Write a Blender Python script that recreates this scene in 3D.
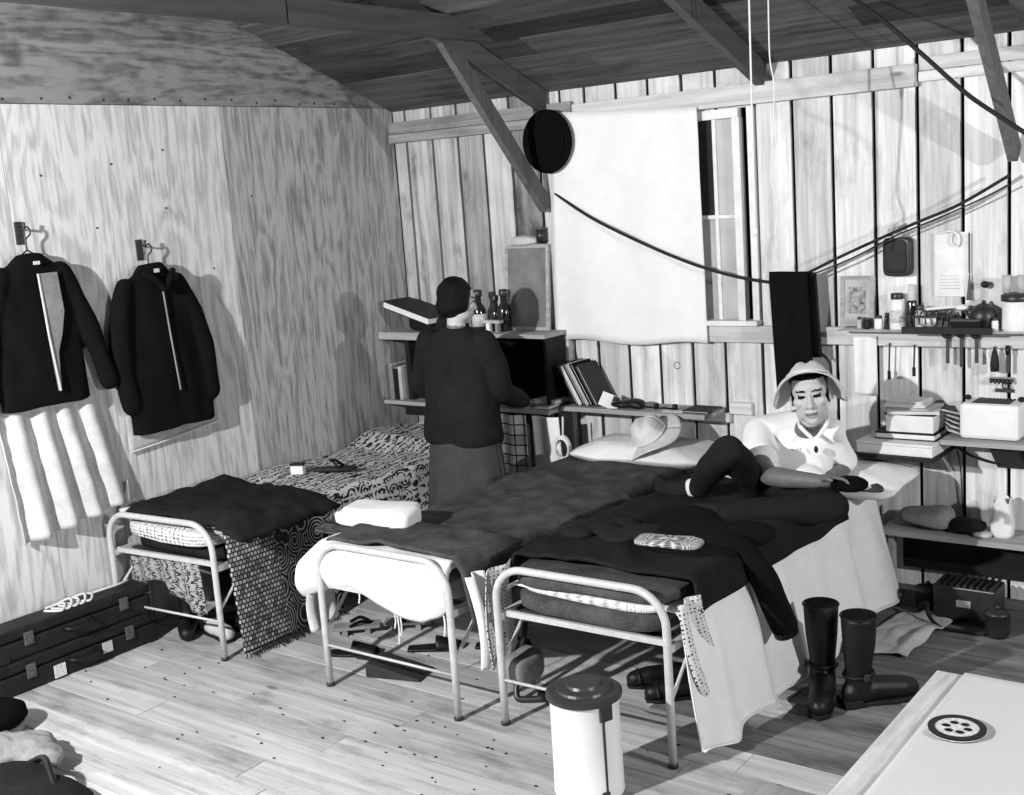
import bpy, bmesh, math, random
from mathutils import Vector, Matrix, noise
for o in list(bpy.data.objects): bpy.data.objects.remove(o, do_unlink=True)
scene = bpy.context.scene
COL = scene.collection
rnd = random.Random(7)
# ------------------------------------------------------------------ camera
YAW, PITCH, ROLL, FPX = math.radians(37.583), math.radians(10.04), math.radians(-4.1487), 1185.5
fw = Vector((-math.sin(YAW)*math.cos(PITCH), math.cos(YAW)*math.cos(PITCH), -math.sin(PITCH)))
rt0 = Vector((math.cos(YAW), math.sin(YAW), 0)); up0 = rt0.cross(fw)
rt = rt0*math.cos(ROLL) + up0*math.sin(ROLL); up = -rt0*math.sin(ROLL) + up0*math.cos(ROLL)
cd = bpy.data.cameras.new('camera'); cam = bpy.data.objects.new('camera', cd); COL.objects.link(cam)
cd.sensor_fit = 'HORIZONTAL'; cd.sensor_width = 36; cd.lens = FPX*36/1024; cd.clip_start = .05
cam.matrix_world = Matrix(((rt.x, up.x, -fw.x, 0), (rt.y, up.y, -fw.y, 0), (rt.z, up.z, -fw.z, 2.0), (0, 0, 0, 1)))
scene.camera = cam
# ------------------------------------------------------------------ world, flash lamp, exposure
w = bpy.data.worlds.new('room_ambient'); scene.world = w; w.use_nodes = True
w.node_tree.nodes['Background'].inputs[0].default_value = (1, 1, 1, 1)
w.node_tree.nodes['Background'].inputs[1].default_value = .03
ld = bpy.data.lights.new('flash_bulb', 'POINT'); ld.energy = 1150; ld.shadow_soft_size = .05
lo = bpy.data.objects.new('flash_bulb', ld); COL.objects.link(lo); lo.location = (-3.35, -.35, 2.55)
l2 = bpy.data.lights.new('flash_bulb', 'POINT'); l2.energy = 470; l2.shadow_soft_size = .05
lo2 = bpy.data.objects.new('flash_bulb', l2); COL.objects.link(lo2); lo2.location = (2.3, 2.9, 2.2)
vs = scene.view_settings; vs.view_transform = 'Standard'; vs.look = 'None'; vs.exposure = 0.0; vs.gamma = 1; vs.use_curve_mapping = False
# ------------------------------------------------------------------ materials (grey, procedural)
MATS = {}
def _nt(name, rough, spec=.3):
    m = bpy.data.materials.new(name); m.use_nodes = True; nt = m.node_tree
    b = nt.nodes['Principled BSDF']; b.inputs['Roughness'].default_value = rough
    b.inputs['Specular IOR Level'].default_value = spec
    MATS[name] = m
    return m, nt, b
def N(nt, t, **kw):
    n = nt.nodes.new(t)
    for k, v in kw.items():
        if k in n.inputs: n.inputs[k].default_value = v
        else: setattr(n, k, v)
    return n
def ramp(nt, fac, stops, interp='LINEAR'):
    r = nt.nodes.new('ShaderNodeValToRGB'); r.color_ramp.interpolation = interp
    e = r.color_ramp.elements
    while len(e) < len(stops): e.new(.5)
    for k, (p, v) in enumerate(stops):
        e[k].position = p; e[k].color = (v, v, v, 1)
    nt.links.new(fac, r.inputs[0]); return r.outputs[0]
def mth(nt, op, a, b=None):
    n = nt.nodes.new('ShaderNodeMath'); n.operation = op
    for i, x in enumerate((a, b)):
        if x is None: continue
        if isinstance(x, (int, float)): n.inputs[i].default_value = x
        else: nt.links.new(x, n.inputs[i])
    return n.outputs[0]
def coords(nt, kind='Object', scale=(1, 1, 1), rand=False):
    tc = nt.nodes.new('ShaderNodeTexCoord'); out = tc.outputs[kind]
    if rand:
        oi = nt.nodes.new('ShaderNodeObjectInfo'); v = nt.nodes.new('ShaderNodeVectorMath'); v.operation = 'ADD'
        cx = nt.nodes.new('ShaderNodeCombineXYZ'); k = mth(nt, 'MULTIPLY', oi.outputs['Random'], 53.0)
        for i in range(3): nt.links.new(k, cx.inputs[i])
        nt.links.new(out, v.inputs[0]); nt.links.new(cx.outputs[0], v.inputs[1]); out = v.outputs[0]
    mp = nt.nodes.new('ShaderNodeMapping'); mp.inputs['Scale'].default_value = scale
    nt.links.new(out, mp.inputs[0]); return mp.outputs[0]
def tex(nt, t, vec, **kw):
    n = N(nt, t, **kw); nt.links.new(vec, n.inputs['Vector']); return n
def bump(nt, b, h, strength, dist=.01):
    bp = nt.nodes.new('ShaderNodeBump'); bp.inputs['Strength'].default_value = strength; bp.inputs['Distance'].default_value = dist
    nt.links.new(h, bp.inputs['Height']); nt.links.new(bp.outputs[0], b.inputs['Normal'])
def setcol(nt, b, v): nt.links.new(v, b.inputs['Base Color'])
def plain(name, v, rough=.85, var=.18, scale=12, bmp=0, spec=.25, bs=None, metal=0):
    m, nt, b = _nt(name, rough, spec); c = coords(nt)
    n = tex(nt, 'ShaderNodeTexNoise', c, Scale=scale, Detail=6.0)
    setcol(nt, b, ramp(nt, n.outputs[0], [(.25, v*(1-var)), (.75, min(v*(1+var), .95))]))
    b.inputs['Metallic'].default_value = metal
    if bmp:
        n2 = tex(nt, 'ShaderNodeTexNoise', c, Scale=bs or scale*8, Detail=4.0); bump(nt, b, n2.outputs[0], bmp)
    return m
def wood(name, lo, hi, axis=2, rough=.8, tone=(.75, 1.1), stain=.35, grain=1.0):
    m, nt, b = _nt(name, rough, .2)
    s = [26*grain]*3; s[axis] = 1.3*grain
    n = tex(nt, 'ShaderNodeTexNoise', coords(nt, 'Object', s, True), Scale=1.0, Detail=7.0, Roughness=.65, Distortion=.4)
    s2 = [5, 5, 5]; s2[axis] = 2.0
    n2 = tex(nt, 'ShaderNodeTexNoise', coords(nt, 'Object', s2, True), Scale=1.0, Detail=5.0, Roughness=.7)
    base = ramp(nt, n.outputs[0], [(.28, lo), (.62, hi)])
    st = ramp(nt, n2.outputs[0], [(.30, 1-stain), (.48, 1.0)])
    s3 = [9, 9, 9]; s3[axis] = 3.2
    vo = tex(nt, 'ShaderNodeTexVoronoi', coords(nt, 'Object', s3, True), Scale=.42)
    kn = ramp(nt, vo.outputs['Distance'], [(.03, .45), (.06, 1.0)])
    oi = nt.nodes.new('ShaderNodeObjectInfo')
    mr = nt.nodes.new('ShaderNodeMapRange'); mr.inputs[3].default_value = tone[0]; mr.inputs[4].default_value = tone[1]
    nt.links.new(oi.outputs['Random'], mr.inputs[0])
    setcol(nt, b, mth(nt, 'MULTIPLY', mth(nt, 'MULTIPLY', mth(nt, 'MULTIPLY', base, st), kn), mr.outputs[0]))
    bump(nt, b, n.outputs[0], .25, .004); return m
def plywood(name, lo, hi, sc):
    m, nt, b = _nt(name, .8, .2); c = coords(nt, 'Object', sc, True)
    n = tex(nt, 'ShaderNodeTexNoise', c, Scale=1.0, Detail=5.0, Roughness=.55, Distortion=.35)
    bands = mth(nt, 'SINE', mth(nt, 'MULTIPLY', n.outputs[0], 95.0))
    f = tex(nt, 'ShaderNodeTexNoise', coords(nt, 'Object', (sc[0]*22, sc[1]*22, sc[2]*9), True), Scale=1.0, Detail=3.0)
    n2 = tex(nt, 'ShaderNodeTexNoise', coords(nt, 'Object', (1.7, 1.7, 1.7)), Scale=1.0, Detail=6.0, Roughness=.7)
    v = mth(nt, 'ADD', mth(nt, 'MULTIPLY', bands, .13), mth(nt, 'ADD', f.outputs[0], mth(nt, 'MULTIPLY', n2.outputs[0], .35)))
    base = ramp(nt, v, [(.42, lo), (.80, hi)])
    n3 = tex(nt, 'ShaderNodeTexNoise', coords(nt, 'Object', (3.1, 3.1, 2.4)), Scale=1.0, Detail=4.0)
    st = ramp(nt, n3.outputs[0], [(.24, .45), (.33, 1)])
    setcol(nt, b, mth(nt, 'MULTIPLY', base, st)); bump(nt, b, f.outputs[0], .12, .003); return m
def cloth_m(name, v, var=.3, weave=0, rough=.95):
    m, nt, b = _nt(name, rough, .1); c = coords(nt)
    n = tex(nt, 'ShaderNodeTexNoise', c, Scale=9.0, Detail=8.0, Roughness=.7)
    f = tex(nt, 'ShaderNodeTexNoise', c, Scale=160.0, Detail=3.0)
    k = mth(nt, 'ADD', mth(nt, 'MULTIPLY', n.outputs[0], .65), mth(nt, 'MULTIPLY', f.outputs[0], .35))
    setcol(nt, b, ramp(nt, k, [(.32, v*(1-var)), (.68, min(.9, v*(1+var)))]))
    bump(nt, b, f.outputs[0], .3, .003); return m
def bedspread_m(name, lo, hi, sc):
    m, nt, b = _nt(name, .95, .1); c = coords(nt, 'UV', sc)
    wv = tex(nt, 'ShaderNodeTexWave', c, Scale=1.1, Distortion=9.0, Detail=3.0); wv.inputs['Detail Scale'].default_value = 1.6
    vo = tex(nt, 'ShaderNodeTexVoronoi', c, Scale=3.2); vo.feature = 'F1'
    rings = mth(nt, 'SINE', mth(nt, 'MULTIPLY', vo.outputs['Distance'], 24.0))
    n = tex(nt, 'ShaderNodeTexNoise', c, Scale=7.0, Detail=3.0)
    k = mth(nt, 'ADD', mth(nt, 'MULTIPLY', rings, .22), mth(nt, 'ADD', mth(nt, 'MULTIPLY', wv.outputs['Fac'], .45), n.outputs[0]))
    setcol(nt, b, ramp(nt, k, [(.60, lo), (.70, hi)])); return m
def rug_m(name):
    m, nt, b = _nt(name, .95, .1)
    tc = nt.nodes.new('ShaderNodeTexCoord'); sx = nt.nodes.new('ShaderNodeSeparateXYZ'); nt.links.new(tc.outputs['UV'], sx.inputs[0])
    ck = tex(nt, 'ShaderNodeTexBrick', coords(nt, 'UV', (1, 1, 1)), Scale=25.0)
    ck.inputs['Color1'].default_value = (.50,)*3+(1,); ck.inputs['Color2'].default_value = (.10,)*3+(1,); ck.inputs['Mortar'].default_value = (.02,)*3+(1,)
    ck.inputs['Mortar Size'].default_value = .12; ck.inputs['Brick Width'].default_value = .75; ck.inputs['Row Height'].default_value = .75
    vo = tex(nt, 'ShaderNodeTexVoronoi', coords(nt, 'UV', (1, 1, 1)), Scale=7.0)
    fl = ramp(nt, mth(nt, 'SINE', mth(nt, 'MULTIPLY', vo.outputs['Distance'], 40.0)), [(.45, .03), (.75, .42)])
    f = ramp(nt, sx.outputs[0], [(.42, 0), (.44, 1)])
    mx = nt.nodes.new('ShaderNodeMix'); mx.data_type = 'RGBA'
    nt.links.new(f, mx.inputs[0]); nt.links.new(ck.outputs[0], mx.inputs[6]); nt.links.new(fl, mx.inputs[7])
    setcol(nt, b, mx.outputs[2]); return m
def dots_m(name, bg, fg, sc, thr=.22):
    m, nt, b = _nt(name, .95, .1)
    vo = tex(nt, 'ShaderNodeTexVoronoi', coords(nt, 'UV', (1, 1, 1)), Scale=sc, Randomness=.25)
    setcol(nt, b, ramp(nt, vo.outputs['Distance'], [(thr, fg), (thr+.06, bg)])); return m
def plaid_m(name, a, c_, line, sc):
    m, nt, b = _nt(name, .95, .1)
    ck = tex(nt, 'ShaderNodeTexBrick', coords(nt, 'UV', (1, 1, 1)), Scale=sc); ck.offset = 0
    for nme, v in (('Color1', a), ('Color2', c_), ('Mortar', line)): ck.inputs[nme].default_value = (v,)*3+(1,)
    ck.inputs['Mortar Size'].default_value = .06; ck.inputs['Brick Width'].default_value = .9; ck.inputs['Row Height'].default_value = .9
    setcol(nt, b, ck.outputs[0]); return m
def knit_m(name):
    m, nt, b = _nt(name, .95, .1)
    vo = tex(nt, 'ShaderNodeTexVoronoi', coords(nt, 'UV', (1, .42, 1)), Scale=60.0, Randomness=.25)
    setcol(nt, b, ramp(nt, vo.outputs['Distance'], [(.3, .78), (.62, .12)])); bump(nt, b, vo.outputs['Distance'], -.6, .01); return m

wood('pale_plank', .44, .80, 2, tone=(.72, 1.1), stain=.4)
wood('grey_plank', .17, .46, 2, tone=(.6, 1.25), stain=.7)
wood('floor_dark', .09, .22, 0, tone=(.7, 1.1), stain=.6)  # darker boards, used towards the back right
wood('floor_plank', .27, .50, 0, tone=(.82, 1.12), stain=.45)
wood('roof_board', .035, .10, 0, tone=(.3, 1.35), stain=.55)
wood('beam_wood', .055, .095, 1, tone=(.85, 1.1), stain=.3)
wood('plate_wood', .42, .66, 0, tone=(.85, 1.1), stain=.3)
wood('plate_grey', .16, .32, 0, tone=(.85, 1.1), stain=.4)
wood('brace_wood', .075, .13, 2, tone=(.9, 1.1), stain=.25)
wood('post_wood', .45, .68, 2, tone=(.9, 1.1), stain=.3)
wood('shelf_wood', .22, .42, 0, tone=(.9, 1.1), stain=.3)
wood('table_wood', .30, .52, 1, tone=(.9, 1.1), stain=.35)
wood('stool_wood', .22, .34, 1, tone=(.9, 1.1), stain=.2)
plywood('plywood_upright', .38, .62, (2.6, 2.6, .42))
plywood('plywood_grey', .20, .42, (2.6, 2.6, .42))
plywood('plywood_lying', .10, .24, (2.6, .42, 3.2))
plain('dark_gap', .012, .9)
plain('enamel_white', .78, .3, .05, 6, spec=.5)
plain('tube_white', .46, .4, .12, 30, spec=.5)
plain('window_paint', .72, .5, .1, 20)
plain('pane_pale', .42, .25, .2, 6, spec=.6)
plain('pane_dark', .02, .1, .2, 6, spec=.8)
plain('black_leather', .007, .42, .4, 25, .2, .3)
plain('black_vinyl', .009, .55, .4, 20, .2, .25)
plain('black_metal', .02, .4, .3, 20, spec=.5)
plain('lid_metal', .028, .36, .35, 14, spec=.45)
plain('brass', .13, .4, .3, 60, metal=.6, spec=.5)
plain('iron', .05, .5, .3, 40, metal=.5)
plain('paper', .72, .8, .12, 14)
plain('paper_grey', .42, .8, .25, 14)
plain('straw', .62, .8, .12, 90, .3)
plain('straw_dark', .16, .8, .2, 90, .3)
plain('radio_white', .76, .4, .06, 8, spec=.5)
plain('ceramic', .75, .3, .05, 8, spec=.5)
plain('dark_glass', .015, .12, .3, 10, spec=.8)
plain('label_paper', .55, .8, .35, 120)
plain('skin', .13, .5, .12, 30, spec=.35)
plain('skin_face_lit', .48, .5, .08, 30, spec=.35)  # paler than the arms: the face's brighter light is put into its colour
plain('lips', .17, .5, .1, 30)
plain('hair', .004, .6, .5, 120, .4, spec=.15)
plain('string', .7, .8, .1, 40)
plain('black_cord', .015, .7, .2, 40)
plain('dark_felt', .004, .95, .3, 80, .3, spec=.05)
plain('mirror_glass', .17, .12, .35, 9, spec=.9)
plain('picture_print', .25, .6, .95, 55)
cloth_m('black_cloth', .0045, .4)
cloth_m('charcoal_cloth', .013, .5)
cloth_m('grey_wool', .06, .65)
cloth_m('sweater', .014, .4)
cloth_m('skirt_grey', .05, .25)
cloth_m('trouser_dark', .013, .35)
cloth_m('white_cloth', .74, .08)
cloth_m('curtain_cloth', .76, .06)
cloth_m('shirt_white', .82, .05)
cloth_m('canvas_pale', .50, .25)
cloth_m('canvas_grey', .22, .4)
cloth_m('sock', .018, .3)
bedspread_m('bedspread', .022, .5, (6.5, 7.5, 1))
bedspread_m('floral', .02, .34, (3, 4, 1))
rug_m('woven_rug')
dots_m('dotted', .62, .02, 26)
dots_m('lace', .6, .03, 30, .38)
dots_m('table_cloth_weave', .56, .46, 120, .3)
plaid_m('plaid', .62, .30, .02, 6)
plaid_m('dark_plaid', .10, .05, .015, 9)
knit_m('knit_white')
# ------------------------------------------------------------------ helpers
def V(*a): return Vector(a)
PENDING = []
class MB:
    """collects shapes; build() links them as ONE mesh object"""
    def __init__(s): s.v = []; s.f = []; s.uv = None
    def add(s, vs, fs, M=None):
        b = len(s.v); s.v += [(M @ Vector(p)) if M else Vector(p) for p in vs]; s.f += [tuple(b+i for i in f) for f in fs]; return s
    def box(s, x0, x1, y0, y1, z0, z1, M=None):
        return s.add([(x0,y0,z0),(x1,y0,z0),(x1,y1,z0),(x0,y1,z0),(x0,y0,z1),(x1,y0,z1),(x1,y1,z1),(x0,y1,z1)],
                     [(3,2,1,0),(4,5,6,7),(0,1,5,4),(1,2,6,5),(2,3,7,6),(3,0,4,7)], M)
    def tube(s, pts, r, n=10, caps=True, round_=False, M=None):
        pts = [Vector(p) for p in pts]; rs = r if isinstance(r, (list, tuple)) else [r]*len(pts)
        if round_:
            d0 = (pts[0]-pts[1]).normalized(); d1 = (pts[-1]-pts[-2]).normalized(); a = []; ar = []; z = []; zr = []
            for k in (80, 55, 28):
                t = math.radians(k); a.append(pts[0]+d0*rs[0]*math.sin(t)); ar.append(rs[0]*math.cos(t))
            for k in (28, 55, 80):
                t = math.radians(k); z.append(pts[-1]+d1*rs[-1]*math.sin(t)); zr.append(rs[-1]*math.cos(t))
            pts = a+pts+z; rs = ar+list(rs)+zr
        vs = []; fs = []; prev = None
        for i, p in enumerate(pts):
            t = (pts[min(i+1, len(pts)-1)]-pts[max(i-1, 0)])
            t = t.normalized() if t.length > 1e-9 else V(0, 0, 1)
            if prev is None:
                h = V(0, 0, 1) if abs(t.z) < .9 else V(1, 0, 0); u = t.cross(h).normalized()
            else:
                u = prev-t*prev.dot(t); u = u.normalized() if u.length > 1e-6 else t.orthogonal().normalized()
            prev = u; w_ = t.cross(u)
            for k in range(n):
                a_ = 2*math.pi*k/n; vs.append(p+(u*math.cos(a_)+w_*math.sin(a_))*rs[i])
        for i in range(len(pts)-1):
            for k in range(n):
                fs.append((i*n+k, i*n+(k+1) % n, (i+1)*n+(k+1) % n, (i+1)*n+k))
        if caps:
            fs.append(tuple(range(n-1, -1, -1))); fs.append(tuple((len(pts)-1)*n+k for k in range(n)))
        return s.add(vs, fs, M)
    def lathe(s, prof, c=(0, 0, 0), n=24, M=None, sx=1, sy=1):
        vs = []; fs = []; c = Vector(c)
        for r, z in prof:
            for k in range(n):
                a = 2*math.pi*k/n; vs.append(c+V(r*sx*math.cos(a), r*sy*math.sin(a), z))
        for i in range(len(prof)-1):
            for k in range(n): fs.append((i*n+k, i*n+(k+1) % n, (i+1)*n+(k+1) % n, (i+1)*n+k))
        fs.append(tuple(range(n-1, -1, -1))); fs.append(tuple((len(prof)-1)*n+k for k in range(n)))
        return s.add(vs, fs, M)
    def ell(s, c, r, M=None, n=16, m=10):
        vs = [V(0, 0, -1)]; fs = []
        for i in range(1, m):
            t = -math.pi/2+math.pi*i/m
            for k in range(n):
                a = 2*math.pi*k/n; vs.append(V(math.cos(t)*math.cos(a), math.cos(t)*math.sin(a), math.sin(t)))
        vs.append(V(0, 0, 1)); L = len(vs)-1
        for k in range(n):
            fs.append((0, 1+(k+1) % n, 1+k)); fs.append((L, L-n+k, L-n+(k+1) % n))
        for i in range(m-2):
            for k in range(n): fs.append((1+i*n+k, 1+i*n+(k+1) % n, 1+(i+1)*n+(k+1) % n, 1+(i+1)*n+k))
        c = Vector(c); r = Vector(r)
        vs = [(M.to_3x3() @ V(p.x*r.x, p.y*r.y, p.z*r.z) if M else V(p.x*r.x, p.y*r.y, p.z*r.z))+c for p in vs]
        return s.add(vs, fs)
    def prism(s, poly, a, b, M=None):
        """polygon in (p,q) extruded along the third axis from a to b; M maps (p,q,t)"""
        n = len(poly)
        return s.add([(p, q, a) for p, q in poly]+[(p, q, b) for p, q in poly],
                     [tuple(range(n-1, -1, -1)), tuple(range(n, 2*n))]+[(k, (k+1) % n, n+(k+1) % n, n+k) for k in range(n)], M)
    def grid(s, fn, nu, nv):
        b = len(s.v); s.uv = s.uv or {}
        for j in range(nv+1):
            for i in range(nu+1):
                s.uv[len(s.v)] = (i/nu, j/nv); s.v.append(Vector(fn(i/nu, j/nv)))
        for j in range(nv):
            for i in range(nu):
                q = b+j*(nu+1)+i; s.f.append((q, q+1, q+nu+2, q+nu+1))
        return s
    def build(s, name, mat, parent=None, smooth=False, bevel=0, thick=0, remesh=0, sub=0, smth=0, uvscale=(1, 1)):
        me = bpy.data.meshes.new(name); me.from_pydata([tuple(p) for p in s.v], [], s.f); me.update()
        if s.uv:
            l = me.uv_layers.new(name='UVMap')
            for lp in me.loops:
                u = s.uv.get(lp.vertex_index, (0, 0)); l.data[lp.index].uv = (u[0]*uvscale[0], u[1]*uvscale[1])
        me.materials.append(MATS[mat])
        if not s.uv:
            bm = bmesh.new(); bm.from_mesh(me); bmesh.ops.recalc_face_normals(bm, faces=bm.faces); bm.to_mesh(me); bm.free()
        o = bpy.data.objects.new(name, me); COL.objects.link(o)
        if bevel:
            m = o.modifiers.new('bevel', 'BEVEL'); m.width = bevel; m.segments = 2; m.limit_method = 'ANGLE'
        if remesh:
            m = o.modifiers.new('remesh', 'REMESH'); m.mode = 'VOXEL'; m.voxel_size = remesh; m.use_smooth_shade = True
            m = o.modifiers.new('smooth', 'SMOOTH'); m.iterations = smth or 4; m.factor = .5
        if sub:
            m = o.modifiers.new('subsurf', 'SUBSURF'); m.levels = sub; m.render_levels = sub
        if thick:
            m = o.modifiers.new('solid', 'SOLIDIFY'); m.thickness = thick; m.offset = 0
        if smooth or remesh:
            for p in me.polygons: p.use_smooth = True
        if o.modifiers and not remesh: PENDING.append((o, smooth))
        elif o.modifiers:                                     # bake the modifiers into the mesh
            dg = bpy.context.evaluated_depsgraph_get()
            nm = bpy.data.meshes.new_from_object(o.evaluated_get(dg), preserve_all_data_layers=True, depsgraph=dg)
            o.modifiers.clear(); o.data = nm; bpy.data.meshes.remove(me); nm.name = name
            if smooth or remesh:
                for p in nm.polygons: p.use_smooth = True
        if parent is not None:
            o.parent = parent; o.matrix_parent_inverse = Matrix.Translation(parent.location).inverted()
        return o
def tag(o, label, cat, group=None, kind=None):
    o['label'] = label; o['category'] = cat
    if group: o['group'] = group
    if kind: o['kind'] = kind
    if o.type == 'MESH' and o.parent is None:                 # origin at the base of the thing
        n = len(o.data.vertices)
        if n:
            mn = [min(v.co[i] for v in o.data.vertices) for i in range(3)]; mx = [max(v.co[i] for v in o.data.vertices) for i in range(3)]
            c = V((mn[0]+mx[0])/2, (mn[1]+mx[1])/2, mn[2]); o.data.transform(Matrix.Translation(-c)); o.location = c
    return o
def thing(name, label, cat, loc, group=None, kind=None):
    o = bpy.data.objects.new(name, None); o.empty_display_size = .1; COL.objects.link(o); o.location = loc
    o['label'] = label; o['category'] = cat
    if group: o['group'] = group
    if kind: o['kind'] = kind
    return o
def dup(root, off, label, rz=0):
    r = root.copy(); COL.objects.link(r); r.location = root.location+Vector(off); r.rotation_euler.z += rz; r['label'] = label
    for ch in root.children:
        c = ch.copy(); COL.objects.link(c); c.parent = r
        for g in ch.children:
            d = g.copy(); COL.objects.link(d); d.parent = c
    return r
def T(x, y, z, rz=0, rx=0, ry=0):
    return Matrix.Translation((x, y, z)) @ Matrix.Rotation(rz, 4, 'Z') @ Matrix.Rotation(ry, 4, 'Y') @ Matrix.Rotation(rx, 4, 'X')
def nz(x, y, z=0): return noise.noise(Vector((x, y, z)))
def lerp(a, b, t): return a+(b-a)*t
def smooth_path(pts, n=6):
    pts = [Vector(p) for p in pts]; out = []
    for i in range(len(pts)-1):
        p0 = pts[max(i-1, 0)]; p1 = pts[i]; p2 = pts[i+1]; p3 = pts[min(i+2, len(pts)-1)]
        for k in range(n):
            t = k/n; out.append(.5*((2*p1)+(p2-p0)*t+(2*p0-5*p1+4*p2-p3)*t*t+(3*p1-p0-3*p2+p3)*t**3))
    return out+[pts[-1]]
D = 5.40; XL = -4.905
# ------------------------------------------------------------------ floor: boards along x
XR, YF = 2.6, -1.0
fl = MB().box(XL-.05, XR, YF, D+.05, -.08, -.02).build('floor', 'dark_gap'); tag(fl, 'worn bare board floor of the barrack room', 'floor', kind='structure')
PW = .1475; y = 2.3226-PW*22; row = 0
joints = {round(2.465/PW): (-3.27,), }
while y < D:
    y1 = min(y+PW, D); xs = [XL]
    if abs(y-2.47) < .05: xs += [-3.27, -.4]
    elif abs(y-2.91) < .05: xs += [-4.45, -1.9]
    elif abs(y-2.617) < .05: xs += [-4.05, -1.2]
    else:
        x = XL+rnd.uniform(1.6, 3.6)
        if y > 3.45: x = -2.0+rnd.uniform(-.45, .25)
        while x < XR-.8: xs.append(x); x += rnd.uniform(2.2, 3.4)
    xs.append(XR)
    if y > YF:
        for a, b in zip(xs, xs[1:]):
            dz = rnd.uniform(-.002, 0)
            MB().box(a+.0015, b-.0015, y+.002, y1-.002, -.02, dz).build('plank', 'floor_dark' if (y > 3.45 and a > -2.6) else 'floor_plank', fl)
    y += PW
# ------------------------------------------------------------------ left wall: plywood sheets
wl = MB().box(XL-.06, XL-.012, YF, D, -.02, 4.1).build('wall_left', 'dark_gap'); tag(wl, 'plywood sheet wall on the left with a gable above', 'wall', kind='structure')
SEAM = 2.513
ys = [4.10+1.22*k for k in range(-4, 1)]+[D]
for a, b in zip(ys, ys[1:]):
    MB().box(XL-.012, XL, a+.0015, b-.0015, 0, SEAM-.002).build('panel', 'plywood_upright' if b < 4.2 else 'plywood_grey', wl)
def roof_z(y_): return 2.48+.385*(D-y_) if y_ > 2.35 else 2.48+.385*(D-2.35)-.385*(2.35-y_)
for a, b in ((YF, 1.9), (1.9, 5.36)):
    poly = [(a, SEAM+.001), (b, SEAM+.001), (b, roof_z(b)+.02)]+([(2.35, roof_z(2.35)+.02)] if a < 2.35 < b else [])+[(a, roof_z(a)+.02)]
    MB().prism(poly, XL-.012, XL+.004, Matrix(((0,0,1,0),(1,0,0,0),(0,1,0,0),(0,0,0,1)))).build('panel', 'plywood_lying', wl)
for k in range(16):
    yy = 2.62+k*.155+rnd.uniform(-.03, .03)
    MB().lathe([(.006, 0), (.006, .003)], n=8, M=T(XL+.003 if True else 0, yy, SEAM+.022+rnd.uniform(-.01, .012), ry=math.pi/2)).build('nail', 'iron', wl)
for yy, zz in ((2.66, 2.15), (3.05, 2.2), (3.3, 1.95), (3.7, 2.02), (3.42, 2.24), (3.95, 1.7), (4.25, 2.05), (3.72, 2.3), (2.7, 2.02)):
    MB().lathe([(.005, 0), (.005, .003)], n=8, M=T(XL, yy, zz, ry=math.pi/2)).build('nail', 'iron', wl)
# ------------------------------------------------------------------ back wall: upright planks
wb = MB().box(XL-.05, XR, D+.05, D+.10, -.02, 2.75).build('wall_back', 'dark_gap'); tag(wb, 'upright plank wall with dark open joints at the back', 'wall', kind='structure')
ed = [-4.905,-4.805,-4.605,-4.414,-4.227,-4.035,-3.845,-3.69,-3.534,-3.339,-3.148,-2.955,-2.768,-2.563,-2.373,-2.178,-1.980,-1.783,-1.588,-1.394]
while ed[-1] < XR-.1: ed.append(ed[-1]+.194)
for i, (a, b) in enumerate(zip(ed, ed[1:])):
    g = .009; dy = rnd.uniform(-.002, .002)
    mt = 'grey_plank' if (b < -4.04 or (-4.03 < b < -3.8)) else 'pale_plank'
    spans = [(0, 1.245), (2.30, 2.49)] if -3.54 < a < -2.6 else [(0, 2.49)]
    for z0, z1 in spans:
        MB().box(a+g, b-g, D+dy, D+.022, z0, z1).build('plank', mt, wb)
for k, (px_, pz_) in enumerate(((-3.05, 1.02),)):   # knots proud of the boards
    MB().lathe([(.024, 0), (.019, .003), (.010, .0005)], n=14, M=T(px_, D+.001, pz_, rx=math.pi/2)).build('knot', 'beam_wood', wb)
# plates, ledger, post, braces
def trim(n, mb, mat, label):
    o = mb.build('trim_%d' % n, mat, bevel=.003); tag(o, label, 'beam', kind='structure'); return o
trim(1, MB().box(XL, -3.79, 5.355, 5.397, 2.305, 2.355), 'plate_grey', 'narrow horizontal batten along the left end of the plank wall')
trim(2, MB().box(XL, -3.60, 5.365, 5.397, 2.358, 2.425), 'plate_grey', 'grey wall plate board above the left batten')
trim(3, MB().box(-3.58, -1.775, 5.345, 5.397, 2.308, 2.405), 'plate_wood', 'long pale wall plate above the window and plank wall')
trim(4, MB().box(-1.765, XR, 5.365, 5.397, 2.325, 2.368), 'plate_wood', 'thin pale batten above the planks at the right end')
trim(5, MB().box(-1.765, XR, 5.375, 5.397, 2.372, 2.43), 'plate_wood', 'upper pale plate board at the right end under the roof')
trim(6, MB().box(-3.69, XR, 5.36, 5.397, 1.155, 1.238), 'plate_wood', 'long pale horizontal rail carrying jars along the plank wall')
trim(7, MB().box(-3.80, -3.70, 5.352, 5.397, 0.0, 2.355), 'post_wood', 'upright post between the shelf corner and the white sheet')
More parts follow.
